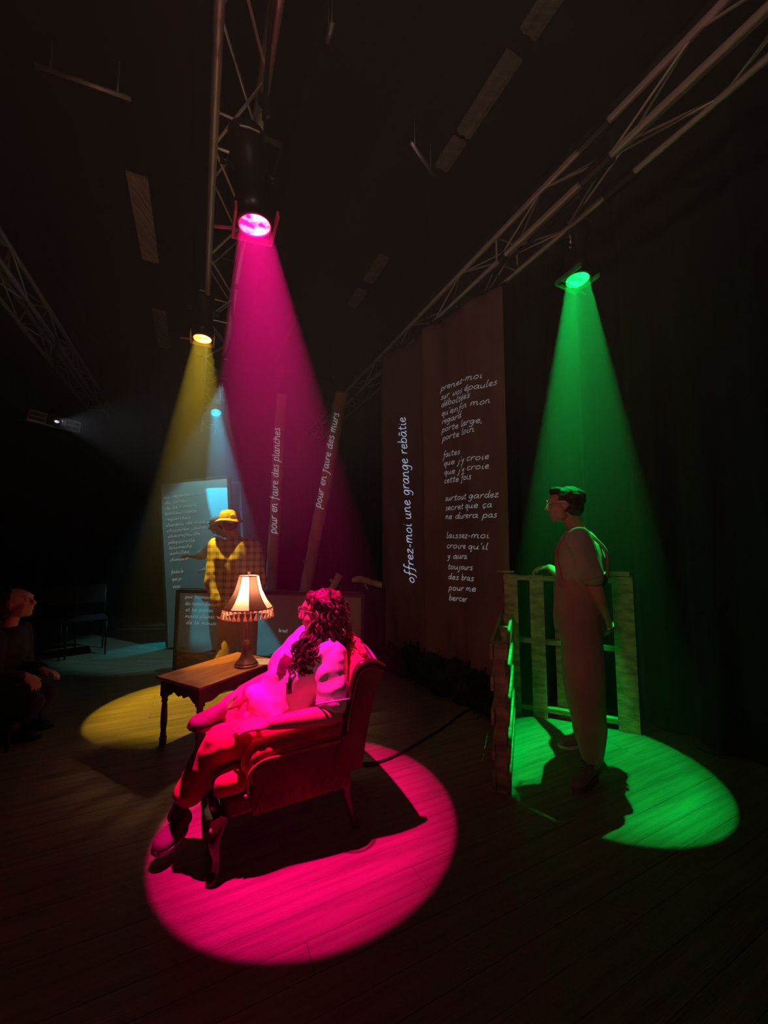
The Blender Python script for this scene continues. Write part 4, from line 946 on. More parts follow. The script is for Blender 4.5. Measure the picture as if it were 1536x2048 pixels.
limb(bm, [NEK.lerp(LS, .5), LS, LE, LE.lerp(LW, .4), LW], [.05, .060, .046, .044, .028]); limb(bm, [NEK.lerp(RS, .5), RS, RE, RE.lerp(RW, .4), RW], [.05, .060, .046, .042, .027])
hand(bm, LW, (at(470, 1452, 1.80) - LW), (0, 0, -1), V((0.3, .9, 0.2)), .22); hand(bm, RW, CL(.3, -.1, .56) - RW, (0, 0, -1), V((.1, -1, 0)), .3)
limb(bm, [LH, LK, LK.lerp(LA, .35), LA], [.080, .055, .052, .034]); limb(bm, [RH, RK, RK.lerp(RA, .35), RA], [.080, .055, .050, .034])
remesh('body', bm, .0065, M['skin'], wr, 3); eyes(wr, P1, 1.0); glasses(wr, P1)
# tee
bm = BM(); torso(bm, PEL.lerp(CHE, .05) + fw1 * .05, CHE + fw1 * .02, NEK, side, fw1, .042); limb(bm, [CHE + side * .05, LS, LS.lerp(LE, .78)], [.10, .086, .080]); limb(bm, [CHE - side * .05, RS, RS.lerp(RE, .75)], [.10, .084, .078])
belly = PEL.lerp(CHE, .35); ell(bm, PEL.lerp(CHE, .5) + fw1 * .03, .155, .185, .26, (fw1, side, (NEK - PEL).normalized())); ell(bm, PEL + fw1 * .09 + V((0, 0, .03)), .13, .17, .085, (fw1, side, V((0, 0, 1))))
tee = remesh('tee_shirt', bm, .009, M['tee_w'], wr, 5, fold(.019, 11, 4.5, (NEK - PEL) + side * .5))
def patch_on(ob, root, name, m, centre, radius, offs=.004, test=None):
    """a printed patch: the faces of a garment near a spot, lifted a little"""
    me = ob.data; mi = Matrix.Translation(root.location) @ root.rotation_euler.to_matrix().to_4x4(); b_ = BM(); vm_ = {}
    for p in me.polygons:
        c = mi @ p.center
        if (c - centre).length > radius or (test and not test(c)): continue
        vs = []
        for i in p.vertices:
            if i not in vm_: vm_[i] = b_.verts.new(me.vertices[i].co + me.vertices[i].normal * offs)
            vs.append(vm_[i])
        b_.faces.new(vs)
    if len(b_.faces): return link(name, (lambda q: (b_.to_mesh(q), b_.free(), q)[2])(bpy.data.meshes.new(name)), m, ob, True)
    b_.free()
pc = at(588, 1348, 1.98)
def blot(c):
    q = V((c.x, c.z, c.y)) * 1.0; dx, dz = (c.x - pc.x), (c.z - pc.z); n = noise.noise(c * 16) * .02
    return (abs(dx + .02) < .016 + n and -.09 < dz < .06) or (abs(dz - .035 - dx * -.3) < .018 + n * .8 and abs(dx) < .10) or (math.hypot(dx + .07, dz - .01) < .026 + n)
patch_on(tee, wr, 'printed_motif', M['print'], pc, .14, .003, blot)
bm = BM(); sl = LS.lerp(LE, .80); d_ = (LE - LS).normalized(); _, a_, b_ = frame(d_)
tube(bm, [sl + (a_ * math.cos(t) + b_ * math.sin(t)) * .083 for t in [2 * PI * k / 28 for k in range(29)]], .004, 6); to_local(obj('sleeve_hem', bm, M['tee_w'], None, True), wr)
# trousers
bm = BM(); loft(bm, [(PEL + V((0, 0, .06)), side * .165, fw1 * .125), (PEL, side * .18, fw1 * .14), (PEL - V((0, 0, .07)), side * .16, fw1 * .13)], 20)
limb(bm, [LH, LH.lerp(LK, .5), LK, LK.lerp(LA, .35), LK.lerp(LA, .68)], [.105, .094, .082, .077, .074]); limb(bm, [RH, RH.lerp(RK, .5), RK, RK.lerp(RA, .4), RK.lerp(RA, .80)], [.100, .088, .072, .066, .062])
remesh('trousers', bm, .009, M['trouser_p'], wr, 5, fold(.015, 10, 4, (LK - LH)))
for (kk, aa) in ((LK, LA), (RK, RA)):
    bm = BM(); limb(bm, [kk.lerp(aa, .72), aa, aa + (aa - kk).normalized() * .04], [.042, .038, .036]); remesh('sock', bm, .008, M['sock'], wr, 2)
# left foot (front): toe down towards the camera
toe1 = at(309, 1712, 1.775); heel1 = at(372, 1640, 1.97); heel1.z = max(heel1.z, .075)
shoe(wr, heel1 + V((0, 0, -.03)), toe1 + V((0, 0, -.005)), M['shoe_p'], M['sole'], (0.1, -.1, 1), 1.0)
# right foot crossed over, sole towards the lower left
toe2, heel2 = at(378, 1462, 1.80), at(440, 1442, 1.98)
shoe(wr, heel2, toe2, M['shoe_p'], M['sole_d'], V((.35, .35, .75)), .95, False)
# hair: cap + curls + long strands
bm = BM(); F_, S_, U_ = ax3(hf, (0.05, 0, 1)); 
ell(bm, P1(-.030, 0, .048), .100, .088, .088, (F_, S_, U_)); ell(bm, P1(-.060, 0, -.03), .070, .082, .10, (F_, S_, U_)); ell(bm, P1(-.055, .02, -.12), .06, .08, .09, (F_, S_, U_)); ell(bm, P1(.045, 0, .088), .040, .060, .028, (F_, S_, U_))
hr = remesh('hair', bm, .007, M['hair_br'], wr, 2, lambda co: .012 * noise.noise(co * 26) + .008 * noise.noise(co * 55))
bm = BM(); rr = random.Random(3)
for k in range(120):
    th = rr.uniform(0, 2 * PI); st_ = P1(-.03 + rr.uniform(-.08, .06), rr.uniform(-.085, .085), rr.uniform(-.10, .10)); c0 = P1(-.035, 0, 0); dr_ = (st_ - c0).normalized(); st_ = c0 + V((dr_.x * .112, dr_.y * .105, dr_.z * .125)) 
    if (st_ - c0).dot(F_) > .030 and (st_ - c0).dot(U_) < .065: continue
    L_ = rr.uniform(.07, .17); amp = rr.uniform(.008, .015); pts = []
    for i in range(12):
        t = i / 11; pts.append(st_ + V((0, 0, -L_ * t)) + dr_ * (.010 + .02 * t) + V((math.cos(th + t * 9) * amp, math.sin(th + t * 9) * amp, 0)))
    tube(bm, pts, [.0060 * (1 - .5 * i / 11) for i in range(12)], 5)
for k in range(46):        # long locks over the near and far shoulder, over the chest
    s0 = rr.choice([P1(-.02, .08, -.05), P1(.0, -.06, -.06), P1(-.07, .04, -.10), P1(.01, .07, -.08)]) + V((rr.uniform(-.025, .025), rr.uniform(-.025, .025), rr.uniform(-.02, .02)))
    tgt = rr.choice([at(592, 1335, 1.98), at(612, 1322, 1.97), at(600, 1300, 2.02), at(632, 1310, 1.98)]) + V((rr.uniform(-.03, .03), rr.uniform(-.02, .02), rr.uniform(-.04, .03))); th = rr.uniform(0, 6.28); amp = rr.uniform(.010, .018); pts = []
    for i in range(16):
        t = i / 15; p = s0.lerp(tgt, t) + V((-.02, -.035, -.015)) * math.sin(t * PI); pts.append(p + V((math.cos(th + t * 15) * amp, 0, math.sin(th + t * 15) * amp)))
    tube(bm, pts, [.0060 * (1 - .4 * i / 15) for i in range(16)], 5)
tag(to_local(obj('curls', bm, M['hair_br'], None, True), wr), kind='stuff')

# ---- 2. standing woman by the pallets -----------------------------------------------------
HED, NEK, CHE, PEL = V((1.180, 2.50, 1.655)), V((1.262, 2.50, 1.49)), V((1.280, 2.51, 1.30)), V((1.275, 2.55, .95))
gw = empty('person', (1.28, 2.55, 0), 0, 'standing person in dungarees and glasses, one hand behind the back, in the green light', 'person')
f2 = V((-.88, .47, 0)).normalized(); s2 = V((-f2.y, f2.x, 0)).normalized(); s2 = V((-.47, -.88, 0))
LS, RS = NEK + s2 * .165 + V((0.005, 0, -.055)), NEK - s2 * .165 + V((0, 0, -.055))
LE, LW = at(1196, 1192, 2.36), at(1217, 1252, 2.50)
RE, RW = V((1.35, 2.95, 1.17)), at(1098, 1134, 3.14)
LH, LK, LA = PEL + s2 * .085, at(1172, 1420, 2.47), V((1.262, 2.43, .09)); RH, RK, RA = PEL - s2 * .085, V((1.33, 2.70, .50)), V((1.40, 2.80, .09))
LK = V((1.245, 2.45, .47))
bm = BM(); P2 = head(bm, HED, f2 + V((0, 0, .03)), (0, 0, 1)); limb(bm, [NEK - V((0, 0, .03)), HED + V((.03, -.01, -.06))], [.056, .050]); torso(bm, PEL, CHE, NEK, s2, f2)
limb(bm, [NEK.lerp(LS, .5), LS, LE, LE.lerp(LW, .4), LW], [.045, .054, .042, .038, .025]); limb(bm, [NEK.lerp(RS, .5), RS, RE, RE.lerp(RW, .4), RW], [.045, .054, .042, .038, .025])
hand(bm, LW, V((.05, .10, -.10)), V((.2, .9, .3)), V((.7, 0, .6)), .45); hand(bm, RW, V((-.35, .35, -.06)), (0, 0, -1), V((-.8, -.5, 0)), .42)
limb(bm, [LH, LK, LK.lerp(LA, .3), LA], [.085, .055, .052, .034]); limb(bm, [RH, RK, RK.lerp(RA, .3), RA], [.085, .055, .052, .034])
remesh('body', bm, .0065, M['skin'], gw, 3); eyes(gw, P2, 1); glasses(gw, P2, 1.2, M['specs'], .024)
bm = BM(); torso(bm, PEL.lerp(CHE, .1), CHE, NEK, s2, f2, .026, .15, .18); limb(bm, [CHE + s2 * .06, LS, LS.lerp(LE, .62)], [.09, .078, .076]); limb(bm, [CHE - s2 * .06, RS, RS.lerp(RE, .6)], [.09, .078, .076])
tee2 = remesh('tee_shirt', bm, .009, M['tee_o'], gw, 4, fold(.012, 9, 4))
bm = BM(); sl = LS.lerp(LE, .64); _, a_, b_ = frame(LE - LS); tube(bm, [sl + (a_ * math.cos(t) + b_ * math.sin(t)) * .078 for t in [2 * PI * k / 28 for k in range(29)]], .0035, 6); to_local(obj('sleeve_hem', bm, M['tee_o'], None, True), gw)
# dungarees: wide legs, waist, bib, straps
bm = BM(); loft(bm, [(PEL + V((0, 0, .24)), s2 * .186, f2 * .140), (PEL + V((0, 0, .10)), s2 * .188, f2 * .150), (PEL, s2 * .185, f2 * .155), (PEL - V((0, 0, .10)), s2 * .175, f2 * .15)], 22)
limb(bm, [LH, LH.lerp(LK, .5) - f2 * .0, LK, LK.lerp(LA, .5), LK.lerp(LA, .86)], [.118, .118, .108, .094, .068]); limb(bm, [RH, RH.lerp(RK, .5), RK, RK.lerp(RA, .5), RK.lerp(RA, .86)], [.118, .115, .105, .092, .068])
loft(bm, [(CHE + f2 * .115 - V((0, 0, .16)), s2 * .13, f2 * .035), (CHE + f2 * .135, s2 * .115, f2 * .03), (CHE + f2 * .135 + V((0, 0, .07)), s2 * .10, f2 * .022)], 18)
ell(bm, PEL + s2 * .15 + f2 * .03 + V((0, 0, .12)), .05, .035, .10, (f2, s2, V((0, 0, 1))))
remesh('dungarees', bm, .009, M['overall'], gw, 4, fold(.015, 7, 2.2))
for s in (-1, 1):
    bm = BM(); p0 = CHE + f2 * .150 + s2 * .075 * s + V((0, 0, .05)); p1 = NEK + s2 * .095 * s + V((0, 0, .005)); p2_ = CHE - f2 * .145 + s2 * .06 * s; p3 = PEL - f2 * .15 + s2 * .03 * s + V((0, 0, .2))
    tube(bm, [p0, p0.lerp(p1, .6) + f2 * .03, p1 + V((0, 0, .012)), p1.lerp(p2_, .5) - f2 * .05, p2_, p3], .012, 6, True, 4); to_local(obj('strap', bm, M['overall'], None, True), gw)
shoe(gw, V((1.290, 2.470, .0)), V((1.075, 2.315, .0)), M['shoe_c'], M['shoe_c'], (0, 0, 1), 1.05)
shoe(gw, V((1.44, 2.83, .0)), V((1.215, 2.80, .0)), M['shoe_c'], M['sole'], (0, 0, 1), 1.05)
F_, S_, U_ = ax3(f2 + V((0, 0, .03)), (0, 0, 1)); bm = BM()
ell(bm, P2(-.030, 0, .046), .098, .084, .082, (F_, S_, U_)); ell(bm, P2(-.055, 0, -.005), .062, .076, .075, (F_, S_, U_)); ell(bm, P2(.045, 0, .095), .050, .058, .032, (F_, S_, U_)); ell(bm, P2(-.095, .02, .065), .032, .03, .03, (F_, S_, U_))
remesh('hair', bm, .006, M['hair_dk'], gw, 2, lambda co: .006 * noise.noise(co * 40))
bm = BM(); _, a_, b_ = frame(LW - LE); tube(bm, [LW + (LE - LW).normalized() * .01 + (a_ * math.cos(t) + b_ * math.sin(t)) * .030 for t in [2 * PI * k / 20 for k in range(21)]], .004, 6); to_local(obj('bracelet', bm, M['specs'], None, True), gw)

# ---- 3. man in the hat ---------------------------------------------------------------------
HED, NEK = at(459, 1046, 3.90), at(470, 1078, 3.93); CHE, PEL = at(470, 1118, 3.93), at(474, 1215, 3.96)
mn = empty('person', (PEL.x, PEL.y, 0), 0, 'person in a tan bucket hat, plaid flannel shirt and khaki trousers seen from behind', 'person')
f3 = V((-.50, .86, 0)).normalized(); s3 = V((0, 0, 1)).cross(f3).normalized(); sh3 = V((-1, -.12, 0)).normalized()
LS, RS = NEK + sh3 * .175 + V((0, 0, -.075)), NEK - sh3 * .185 + V((0, 0, -.07))
LE, LW = at(424, 1160, 3.86), at(434, 1212, 3.83); RE, RW = at(519, 1160, 4.00), at(506, 1212, 3.90)
LH, RH = PEL + sh3 * .085 - V((0, 0, .03)), PEL - sh3 * .085 - V((0, 0, .03)); LK, RK = V((LH.x + .02, LH.y - .03, .48)), V((RH.x + .03, RH.y, .48))
LA, RA = V((-1.60, 3.80, .09)), V((-1.36, 3.98, .09))
bm = BM(); P3 = head(bm, HED, f3, (0, 0, 1)); limb(bm, [NEK - V((0, 0, .03)), HED + V((0, 0, -.05))], [.060, .056]); torso(bm, PEL, CHE, NEK, sh3, V((-sh3.y, sh3.x, 0)))
limb(bm, [LS, LE, LW], [.056, .044, .028]); limb(bm, [RS, RE, RW], [.056, .044, .028]); hand(bm, LW, V((.12, -.05, -.9)), V((1, 0, 0)), V((0, 1, 0)), .35); hand(bm, RW, V((-.25, -.1, -.8)), V((-1, 0, 0)), V((0, 1, 0)), .35)
limb(bm, [LH, LK, LA], [.09, .058, .036]); limb(bm, [RH, RK, RA], [.09, .058, .036]); remesh('body', bm, .0075, M['skin'], mn, 3)
bm = BM(); b3 = V((-sh3.y, sh3.x, 0)); torso(bm, PEL + V((0, 0, .03)), CHE, NEK + V((0, 0, .01)), sh3, b3, .045, .165, .19); limb(bm, [LS - sh3 * .06, LS, LE, LE.lerp(LW, .8)], [.085, .080, .074, .064]); limb(bm, [RS + sh3 * .06, RS, RE, RE.lerp(RW, .8)], [.085, .080, .074, .064])
fl = remesh('flannel_shirt', bm, .010, M['plaid'], mn, 4, fold(.022, 8, 3.0))
bm = BM(); loft(bm, [(NEK + V((0, 0, -.035)), sh3 * .112, b3 * .092), (NEK + V((0, 0, .0)), sh3 * .086, b3 * .080), (NEK + V((0, 0, .022)), sh3 * .076, b3 * .072)], 24); remesh('shirt_collar', bm, .008, M['plaid'], mn, 1)
yc = CHE.lerp(NEK, .42) - b3 * .14
bm = BM(); tube(bm, [yc + sh3 * .15 + V((0, 0, -.02)) + b3 * .05, yc + sh3 * .07 + V((0, 0, -.004)) + b3 * .012, yc + V((0, 0, 0)), yc - sh3 * .08 + b3 * .012, yc - sh3 * .17 + V((0, 0, -.02)) + b3 * .05], .006, 6, True, 4); to_local(obj('yoke_seam', bm, M['plaid'], None, True), mn)
bm = BM(); loft(bm, [(PEL + V((0, 0, .08)), sh3 * .16, b3 * .13), (PEL, sh3 * .18, b3 * .145), (PEL - V((0, 0, .1)), sh3 * .17, b3 * .14)], 20)
limb(bm, [LH, LH.lerp(LK, .5), LK, LK.lerp(LA, .9)], [.115, .11, .092, .075]); limb(bm, [RH, RH.lerp(RK, .5), RK, RK.lerp(RA, .9)], [.115, .11, .092, .075]); remesh('trousers', bm, .010, M['khaki'], mn, 4, fold(.012, 7, 3))
for a, t in ((LA, V((-.02, -.24, 0))), (RA, V((-.10, -.20, 0)))):
    h_ = V((a.x, a.y + .05, 0)); shoe(mn, h_ if a is RA else h_, h_ + (t if a is LA else V((-.20, .16, 0))), M['shoe_p'], M['sole_d'], (0, 0, 1), 1.05, False)
F_, S_, U_ = ax3(f3, (0, 0, 1)); hc = P3(-.005, 0, .045)
bm = BM(); lathe(bm, hc, [(.0, .088), (.045, .086), (.075, .074), (.094, .050), (.101, .015), (.103, -.008), (.0, -.008)], 32); 
hc_o = remesh('hat_crown', bm, .007, M['hat'], mn, 2, fold(.004, 20, 8))
bm = BM(); n = 40; rin = [hc + V((math.cos(2 * PI * k / n) * .098, math.sin(2 * PI * k / n) * .098, -.002)) for k in range(n)]; rout = [hc + V((math.cos(2 * PI * k / n) * .142, math.sin(2 * PI * k / n) * .142, -.030 + .006 * math.sin(6 * PI * k / n))) for k in range(n)]
vi, vo = [bm.verts.new(p) for p in rin], [bm.verts.new(p) for p in rout]; vi2, vo2 = [bm.verts.new(p - V((0, 0, .005))) for p in rin], [bm.verts.new(p - V((0, 0, .005))) for p in rout]
for k in range(n):
    q = (k + 1) % n; bm.faces.new((vi[k], vi[q], vo[q], vo[k])); bm.faces.new((vo[k], vo[q], vo2[q], vo2[k])); bm.faces.new((vo2[k], vo2[q], vi2[q], vi2[k]))
o = to_local(obj('hat_brim', bm, M['hat'], None, True), mn)
dcam = (V((0, 0, HC)) - hc).normalized(); dcam.z = 0; dcam.normalize(); dp = (rotz(math.radians(14)) @ dcam)
bm = BM(); lathe(bm, hc + dp * .100 + V((0, 0, .022)), [(.0, .008), (.021, .008), (.025, .005), (.025, 0), (0, 0)], 24, dp + V((0, 0, .12))); pt = to_local(obj('hat_badge', bm, M['patch'], None, True), mn)
bm = BM(); bc = hc + dp * .109 + V((0, 0, .022)); sx_ = V((0, 0, 1)).cross(dp)
tube(bm, [bc + sx_ * .012 * math.cos(t) + V((0, 0, .012 * math.sin(t))) for t in [2 * PI * k / 16 for k in range(17)]], .0014, 5); tube(bm, [bc - V((0, 0, .008)), bc + V((0, 0, .008))], .0016, 5); l_ = to_local(obj('badge_emblem', bm, M['hat']), mn)
bm = BM(); ell(bm, P3(-.045, 0, -.005), .055, .074, .06, (F_, S_, U_)); ell(bm, P3(-.055, 0, -.045), .042, .062, .035, (F_, S_, U_)); remesh('hair', bm, .007, M['hair_dk'], mn, 2)
glasses(mn, P3)

# ---- 4. person in the cyan light behind the man --------------------------------------------
HED = at(436, 1050, 4.78); NEK = HED + V((.05, .02, -.155)); CHE, PEL = NEK + V((.02, 0, -.20)), NEK + V((.10, .02, -.52))
cy = empty('person', (PEL.x, PEL.y, 0), 0, 'person in cap and blue denim lit cyan, half hidden behind the hatted one', 'person')
f4 = V((-.97, -.1, 0)).normalized(); s4 = V((0, 0, 1)).cross(f4).normalized()
LS, RS = NEK + s4 * .15 + V((-.02, 0, -.05)), NEK - s4 * .15 + V((0, 0, -.05)); LE, LW = at(402, 1104, 4.62), at(384, 1112, 4.62)
LE, LW = at(408, 1108, 4.60), at(389, 1113, 4.55); RE, RW = RS + V((-.05, .06, -.28)), RS + V((-.25, .1, -.36))
bm = BM(); P4 = head(bm, HED, f4 + V((0, 0, -.25)), (0, 0, 1)); limb(bm, [NEK, HED + V((.02, 0, -.05))], [.055, .05]); torso(bm, PEL, CHE, NEK, s4, f4)
limb(bm, [LS, LE, LW], [.052, .042, .027]); limb(bm, [RS, RE, RW], [.052, .042, .027]); hand(bm, LW, V((-1, -.1, .15)), V((0, 0, -1)), V((0, -.8, .3)), .4); hand(bm, RW, V((-1, 0, 0)), V((0, 0, -1)), V((0, .8, .3)), .4)
LH, RH = PEL + s4 * .08, PEL - s4 * .08; LK, LA = at(516, 1256, 4.62), at(506, 1288, 4.68); LA = V((LK.x - .10, LK.y + .05, .09)); RK, RA = V((RH.x, RH.y, .50)), V((RH.x + .05, RH.y + .05, .09))
limb(bm, [LH, LK, LA], [.085, .056, .036]); limb(bm, [RH, RK, RA], [.085, .056, .036]); remesh('body', bm, .008, M['skin'], cy, 3)
bm = BM(); torso(bm, PEL, CHE, NEK, s4, f4, .028); limb(bm, [LS - s4 * .05, LS, LE, LE.lerp(LW, .5)], [.078, .070, .060, .052]); limb(bm, [RS + s4 * .05, RS, RE, RE.lerp(RW, .7)], [.078, .070, .060, .05]); remesh('shirt', bm, .010, M['tee_w'], cy, 4, fold(.010, 9, 4))
bm = BM(); loft(bm, [(PEL + V((0, 0, .06)), s4 * .15, f4 * .13), (PEL - V((0, 0, .1)), s4 * .17, f4 * .14)], 18); limb(bm, [LH, LK, LK.lerp(LA, .9)], [.11, .085, .07]); limb(bm, [RH, RK, RK.lerp(RA, .9)], [.11, .085, .07]); remesh('jeans', bm, .010, M['denim'], cy, 4, fold(.010, 8, 4))
for a in (LA, RA): shoe(cy, V((a.x + .05, a.y, 0)), V((a.x - .21, a.y - .02, 0)), M['shoe_c'], M['sole_d'], (0, 0, 1), 1.0, False)
F_, S_, U_ = ax3(f4 + V((0, 0, -.25)), (0, 0, 1)); bm = BM(); ell(bm, P4(-.01, 0, .052), .105, .086, .078, (F_, S_, U_)); remesh('cap_crown', bm, .008, M['tee_w'], cy, 2)
bm = BM(); ell(bm, P4(.125, 0, .045), .085, .080, .010, (F_, S_, U_)); remesh('cap_peak', bm, .007, M['tee_w'], cy, 1)
bm = BM(); ell(bm, P4(-.05, 0, -.02), .05, .07, .06, (F_, S_, U_)); remesh('hair', bm, .008, M['hair_dk'], cy, 2)

# ---- 5. seated onlooker at the left edge ----------------------------------------------------
HED = at(33, 1208, 2.90); NEK = HED + V((-.055, 0, -.165)); CHE, PEL = NEK + V((-.03, 0, -.20)), NEK + V((-.10, -.05, -.50))
on = empty('person', (PEL.x, PEL.y, 0), 0, 'seated onlooker in a dark coat looking up, at the left edge', 'person')
f5 = V((.93, .28, .22)).normalized(); f5h = V((.95, .30, 0)).normalized(); s5 = V((0, 0, 1)).cross(f5h).normalized()
LS, RS = NEK + s5 * .16 + V((0, 0, -.06)), NEK - s5 * .16 + V((0, 0, -.06)); RE, RW = RS + V((.05, -.05, -.28)), at(50, 1352, 2.75); LE, LW = LS + V((.06, 0, -.28)), RW + V((.02, .12, .0))
LH, RH = PEL + s5 * .09, PEL - s5 * .09; LK, RK = LH + f5h * .34 + V((0, 0, -.03)), RH + f5h * .34 + V((0, 0, -.03)); LA, RA = V((LK.x - .16, LK.y, .09)), V((RK.x - .16, RK.y, .09))
bm = BM(); P5 = head(bm, HED, f5, (-.2, 0, 1), 1.0); limb(bm, [NEK, HED + V((-.02, 0, -.05))], [.055, .05]); torso(bm, PEL, CHE, NEK, s5, f5h)
limb(bm, [LS, LE, LW], [.05, .04, .026]); limb(bm, [RS, RE, RW], [.05, .04, .026]); hand(bm, LW, V((1, .1, -.2)), V((0, 0, -1)), V((0, -1, .3)), .4, .9); hand(bm, RW, V((.8, .1, -.6)), V((0, 0, -1)), V((0, 1, .3)), .4, .9)
limb(bm, [LH, LK, LA], [.085, .056, .036]); limb(bm, [RH, RK, RA], [.085, .056, .036]); remesh('body', bm, .0065, M['skin'], on, 3); eyes(on, P5, 1)
bm = BM(); torso(bm, PEL, CHE, NEK, s5, f5h, .03); limb(bm, [LS, LE, LE.lerp(LW, .85)], [.075, .062, .05]); limb(bm, [RS, RE, RE.lerp(RW, .85)], [.075, .062, .05]); remesh('coat', bm, .010, M['dark_cloth'], on, 4, fold(.010, 8, 4))
bm = BM(); loft(bm, [(PEL + V((0, 0, .05)), s5 * .16, f5h * .14), (PEL - V((0, 0, .06)), s5 * .17, f5h * .15)], 18); limb(bm, [LH, LK, LK.lerp(LA, .9)], [.10, .08, .065]); limb(bm, [RH, RK, RK.lerp(RA, .9)], [.10, .08, .065]); remesh('trousers', bm, .010, M['dark_cloth'], on, 4)
for a in (LA, RA): shoe(on, V((a.x, a.y, 0)) - f5h * .06, V((a.x, a.y, 0)) + f5h * .20, M['blackmetal'], M['blackmetal'], (0, 0, 1), 1.0, False)
F_, S_, U_ = ax3(f5, (-.2, 0, 1)); bm = BM(); ell(bm, P5(-.038, 0, .048), .088, .082, .080, (F_, S_, U_)); ell(bm, P5(-.065, 0, -.03), .055, .078, .08, (F_, S_, U_)); remesh('hair', bm, .006, M['hair_dk'], on, 2, lambda co: .006 * noise.noise(co * 40))
st = empty('audience_chair', (PEL.x, PEL.y, 0), math.atan2(f5h.y, f5h.x), 'dark audience chair under the onlooker at the left edge', 'chair')
sz = PEL.z - .13
bm = BM(); box(bm, (.08, 0, sz - .02), (.44, .44, .05), None, .012); obj('seat', bm, M['seatcloth'], st)
bm = BM(); box(bm, (-.20, 0, sz + .30), (.04, .42, .36), None, .012); obj('backrest', bm, M['seatcloth'], st)
for sx in (-.16, .27):
    for sy in (-.2, .2):
        bm = BM(); tube(bm, [(sx, sy, 0), (sx, sy, sz - .03)] if sx > 0 else [(sx - .04, sy, 0), (sx, sy, sz - .03), (sx - .04, sy, sz + .40)], .012, 8); obj('leg', bm, M['blackmetal'], st, True)

# ================================================================= PALLETS
def pallet(name, label, org, ex_, nrm, W, H, vertical_boards, boards_f, boards_b, strs, bw=.09, T=.10):
    """upright pallet: ex_ along its width, nrm its thickness. strs = stringer positions, boards = board positions"""
    org, ex_, nrm = V(org), V(ex_).normalized(), V(nrm).normalized(); up = V((0, 0, 1)); root = empty(name, org + ex_ * W / 2, 0, label, 'pallet')
    def P(s, z, n): return org + ex_ * s + up * z + nrm * n
    for p in strs:
        bm = BM()
        if vertical_boards: beam(bm, P(0, p, 0), P(W, p, 0), T - .036, .038, up, .002)
        else: beam(bm, P(p, 0.0, 0), P(p, H, 0), T - .036, .038, ex_, .002)
        to_local(obj('stringer', bm, M['pallet']), root)
    for lst, sd in ((boards_f, 1), (boards_b, -1)):
        for (p, w_) in lst:
            bm = BM(); n = (T / 2 - .009) * sd; j = R.uniform(-.006, .006)
            if vertical_boards: beam(bm, P(p + j, 0, n), P(p + j * .5, H + R.uniform(-.01, .01), n), w_, .018, nrm, .0015)
            else: beam(bm, P(-.02, p + j, n), P(W + R.uniform(0, .02), p - j, n), .018, w_, up, .0015) if False else beam(bm, P(-.015 + R.uniform(-.01, .01), p, n), P(W, p + j, n), w_, .018, nrm, .0015)
            to_local(obj('board', bm, M['pallet']), root)
    return root
bp0, bp1 = V((1.03, 3.37, 0)), V((1.90, 2.97, 0)); be = (bp1 - bp0).normalized(); bn = V((be.y, -be.x, 0))
if bn.y > 0: bn = -bn
pallet('wooden_pallet', 'tall upright wooden pallet standing behind the person in dungarees', bp0 + bn * -.05, be, bn, (bp1 - bp0).length, 1.15, True, [(.06, .11), (.27, .11), (.64, .10), (.885, .14)], [(.06, .11), (.45, .10), (.885, .10)], [.06, .60, 1.12])
sp0, sp1 = V((.665, 2.29, 0)), V((1.02, 3.26, 0)); se = (sp1 - sp0).normalized(); sn = V((se.y, -se.x, 0))
pallet('wooden_pallet', 'low wooden pallet standing on its long edge, seen end-on', sp0, se, sn, (sp1 - sp0).length, .83, False, [(.06, .09), (.22, .08), (.42, .08), (.60, .08), (.785, .09)], [(.06, .09), (.22, .08), (.42, .08), (.60, .08), (.785, .09)], [.03, .50, .99])
# flat offcuts lying on the pallet's top
def offcut(s, L, w_, h, label, rz):
    p = bp0 + be * s; r_ = empty('wood_offcut', V((p.x, p.y, 1.158)) + bn * -.05, math.atan2(be.y, be.x) + rz, label, 'wood'); bm = BM(); box(bm, (0, 0, h / 2), (L, w_, h), None, .003); obj('block', bm, M['pallet'], r_)
offcut(.02, .13, .07, .018, 'thin wooden offcut on the left end of the tall pallet', .3)
offcut(.87, .14, .08, .035, 'thick wooden offcut on the right end of the tall pallet', .0)

# ================================================================= FLOOR CABLES, PROJECTOR, FAR CHAIRS
def fcable(pts, r, label):
    P = []
    for x, y in pts:
        d = at(x, y, 1.0) - V((0, 0, HC)); p = V((0, 0, HC)) + d * (-HC / d.z); P.append(V((p.x, p.y, r + .001)))
    root = empty('floor_cable', P[0], 0, label, 'cable'); bm = BM(); tube(bm, P, r, 8, True, 8); to_local(obj('cable_run', bm, M['rubber'], None, True), root)
fcable([(690, 1532), (722, 1530), (760, 1526), (800, 1509), (850, 1480), (890, 1455), (925, 1428), (950, 1417), (975, 1412)], .008, 'thick black cable curving over the floor from behind the armchair')
fcable([(690, 1537), (720, 1534), (745, 1533), (765, 1524)], .005, 'thin black cable loop ending in the pink light behind the armchair')
fcable([(1395, 1498), (1408, 1503), (1420, 1508), (1440, 1512)], .005, 'short pale cable at the foot of the right curtain')
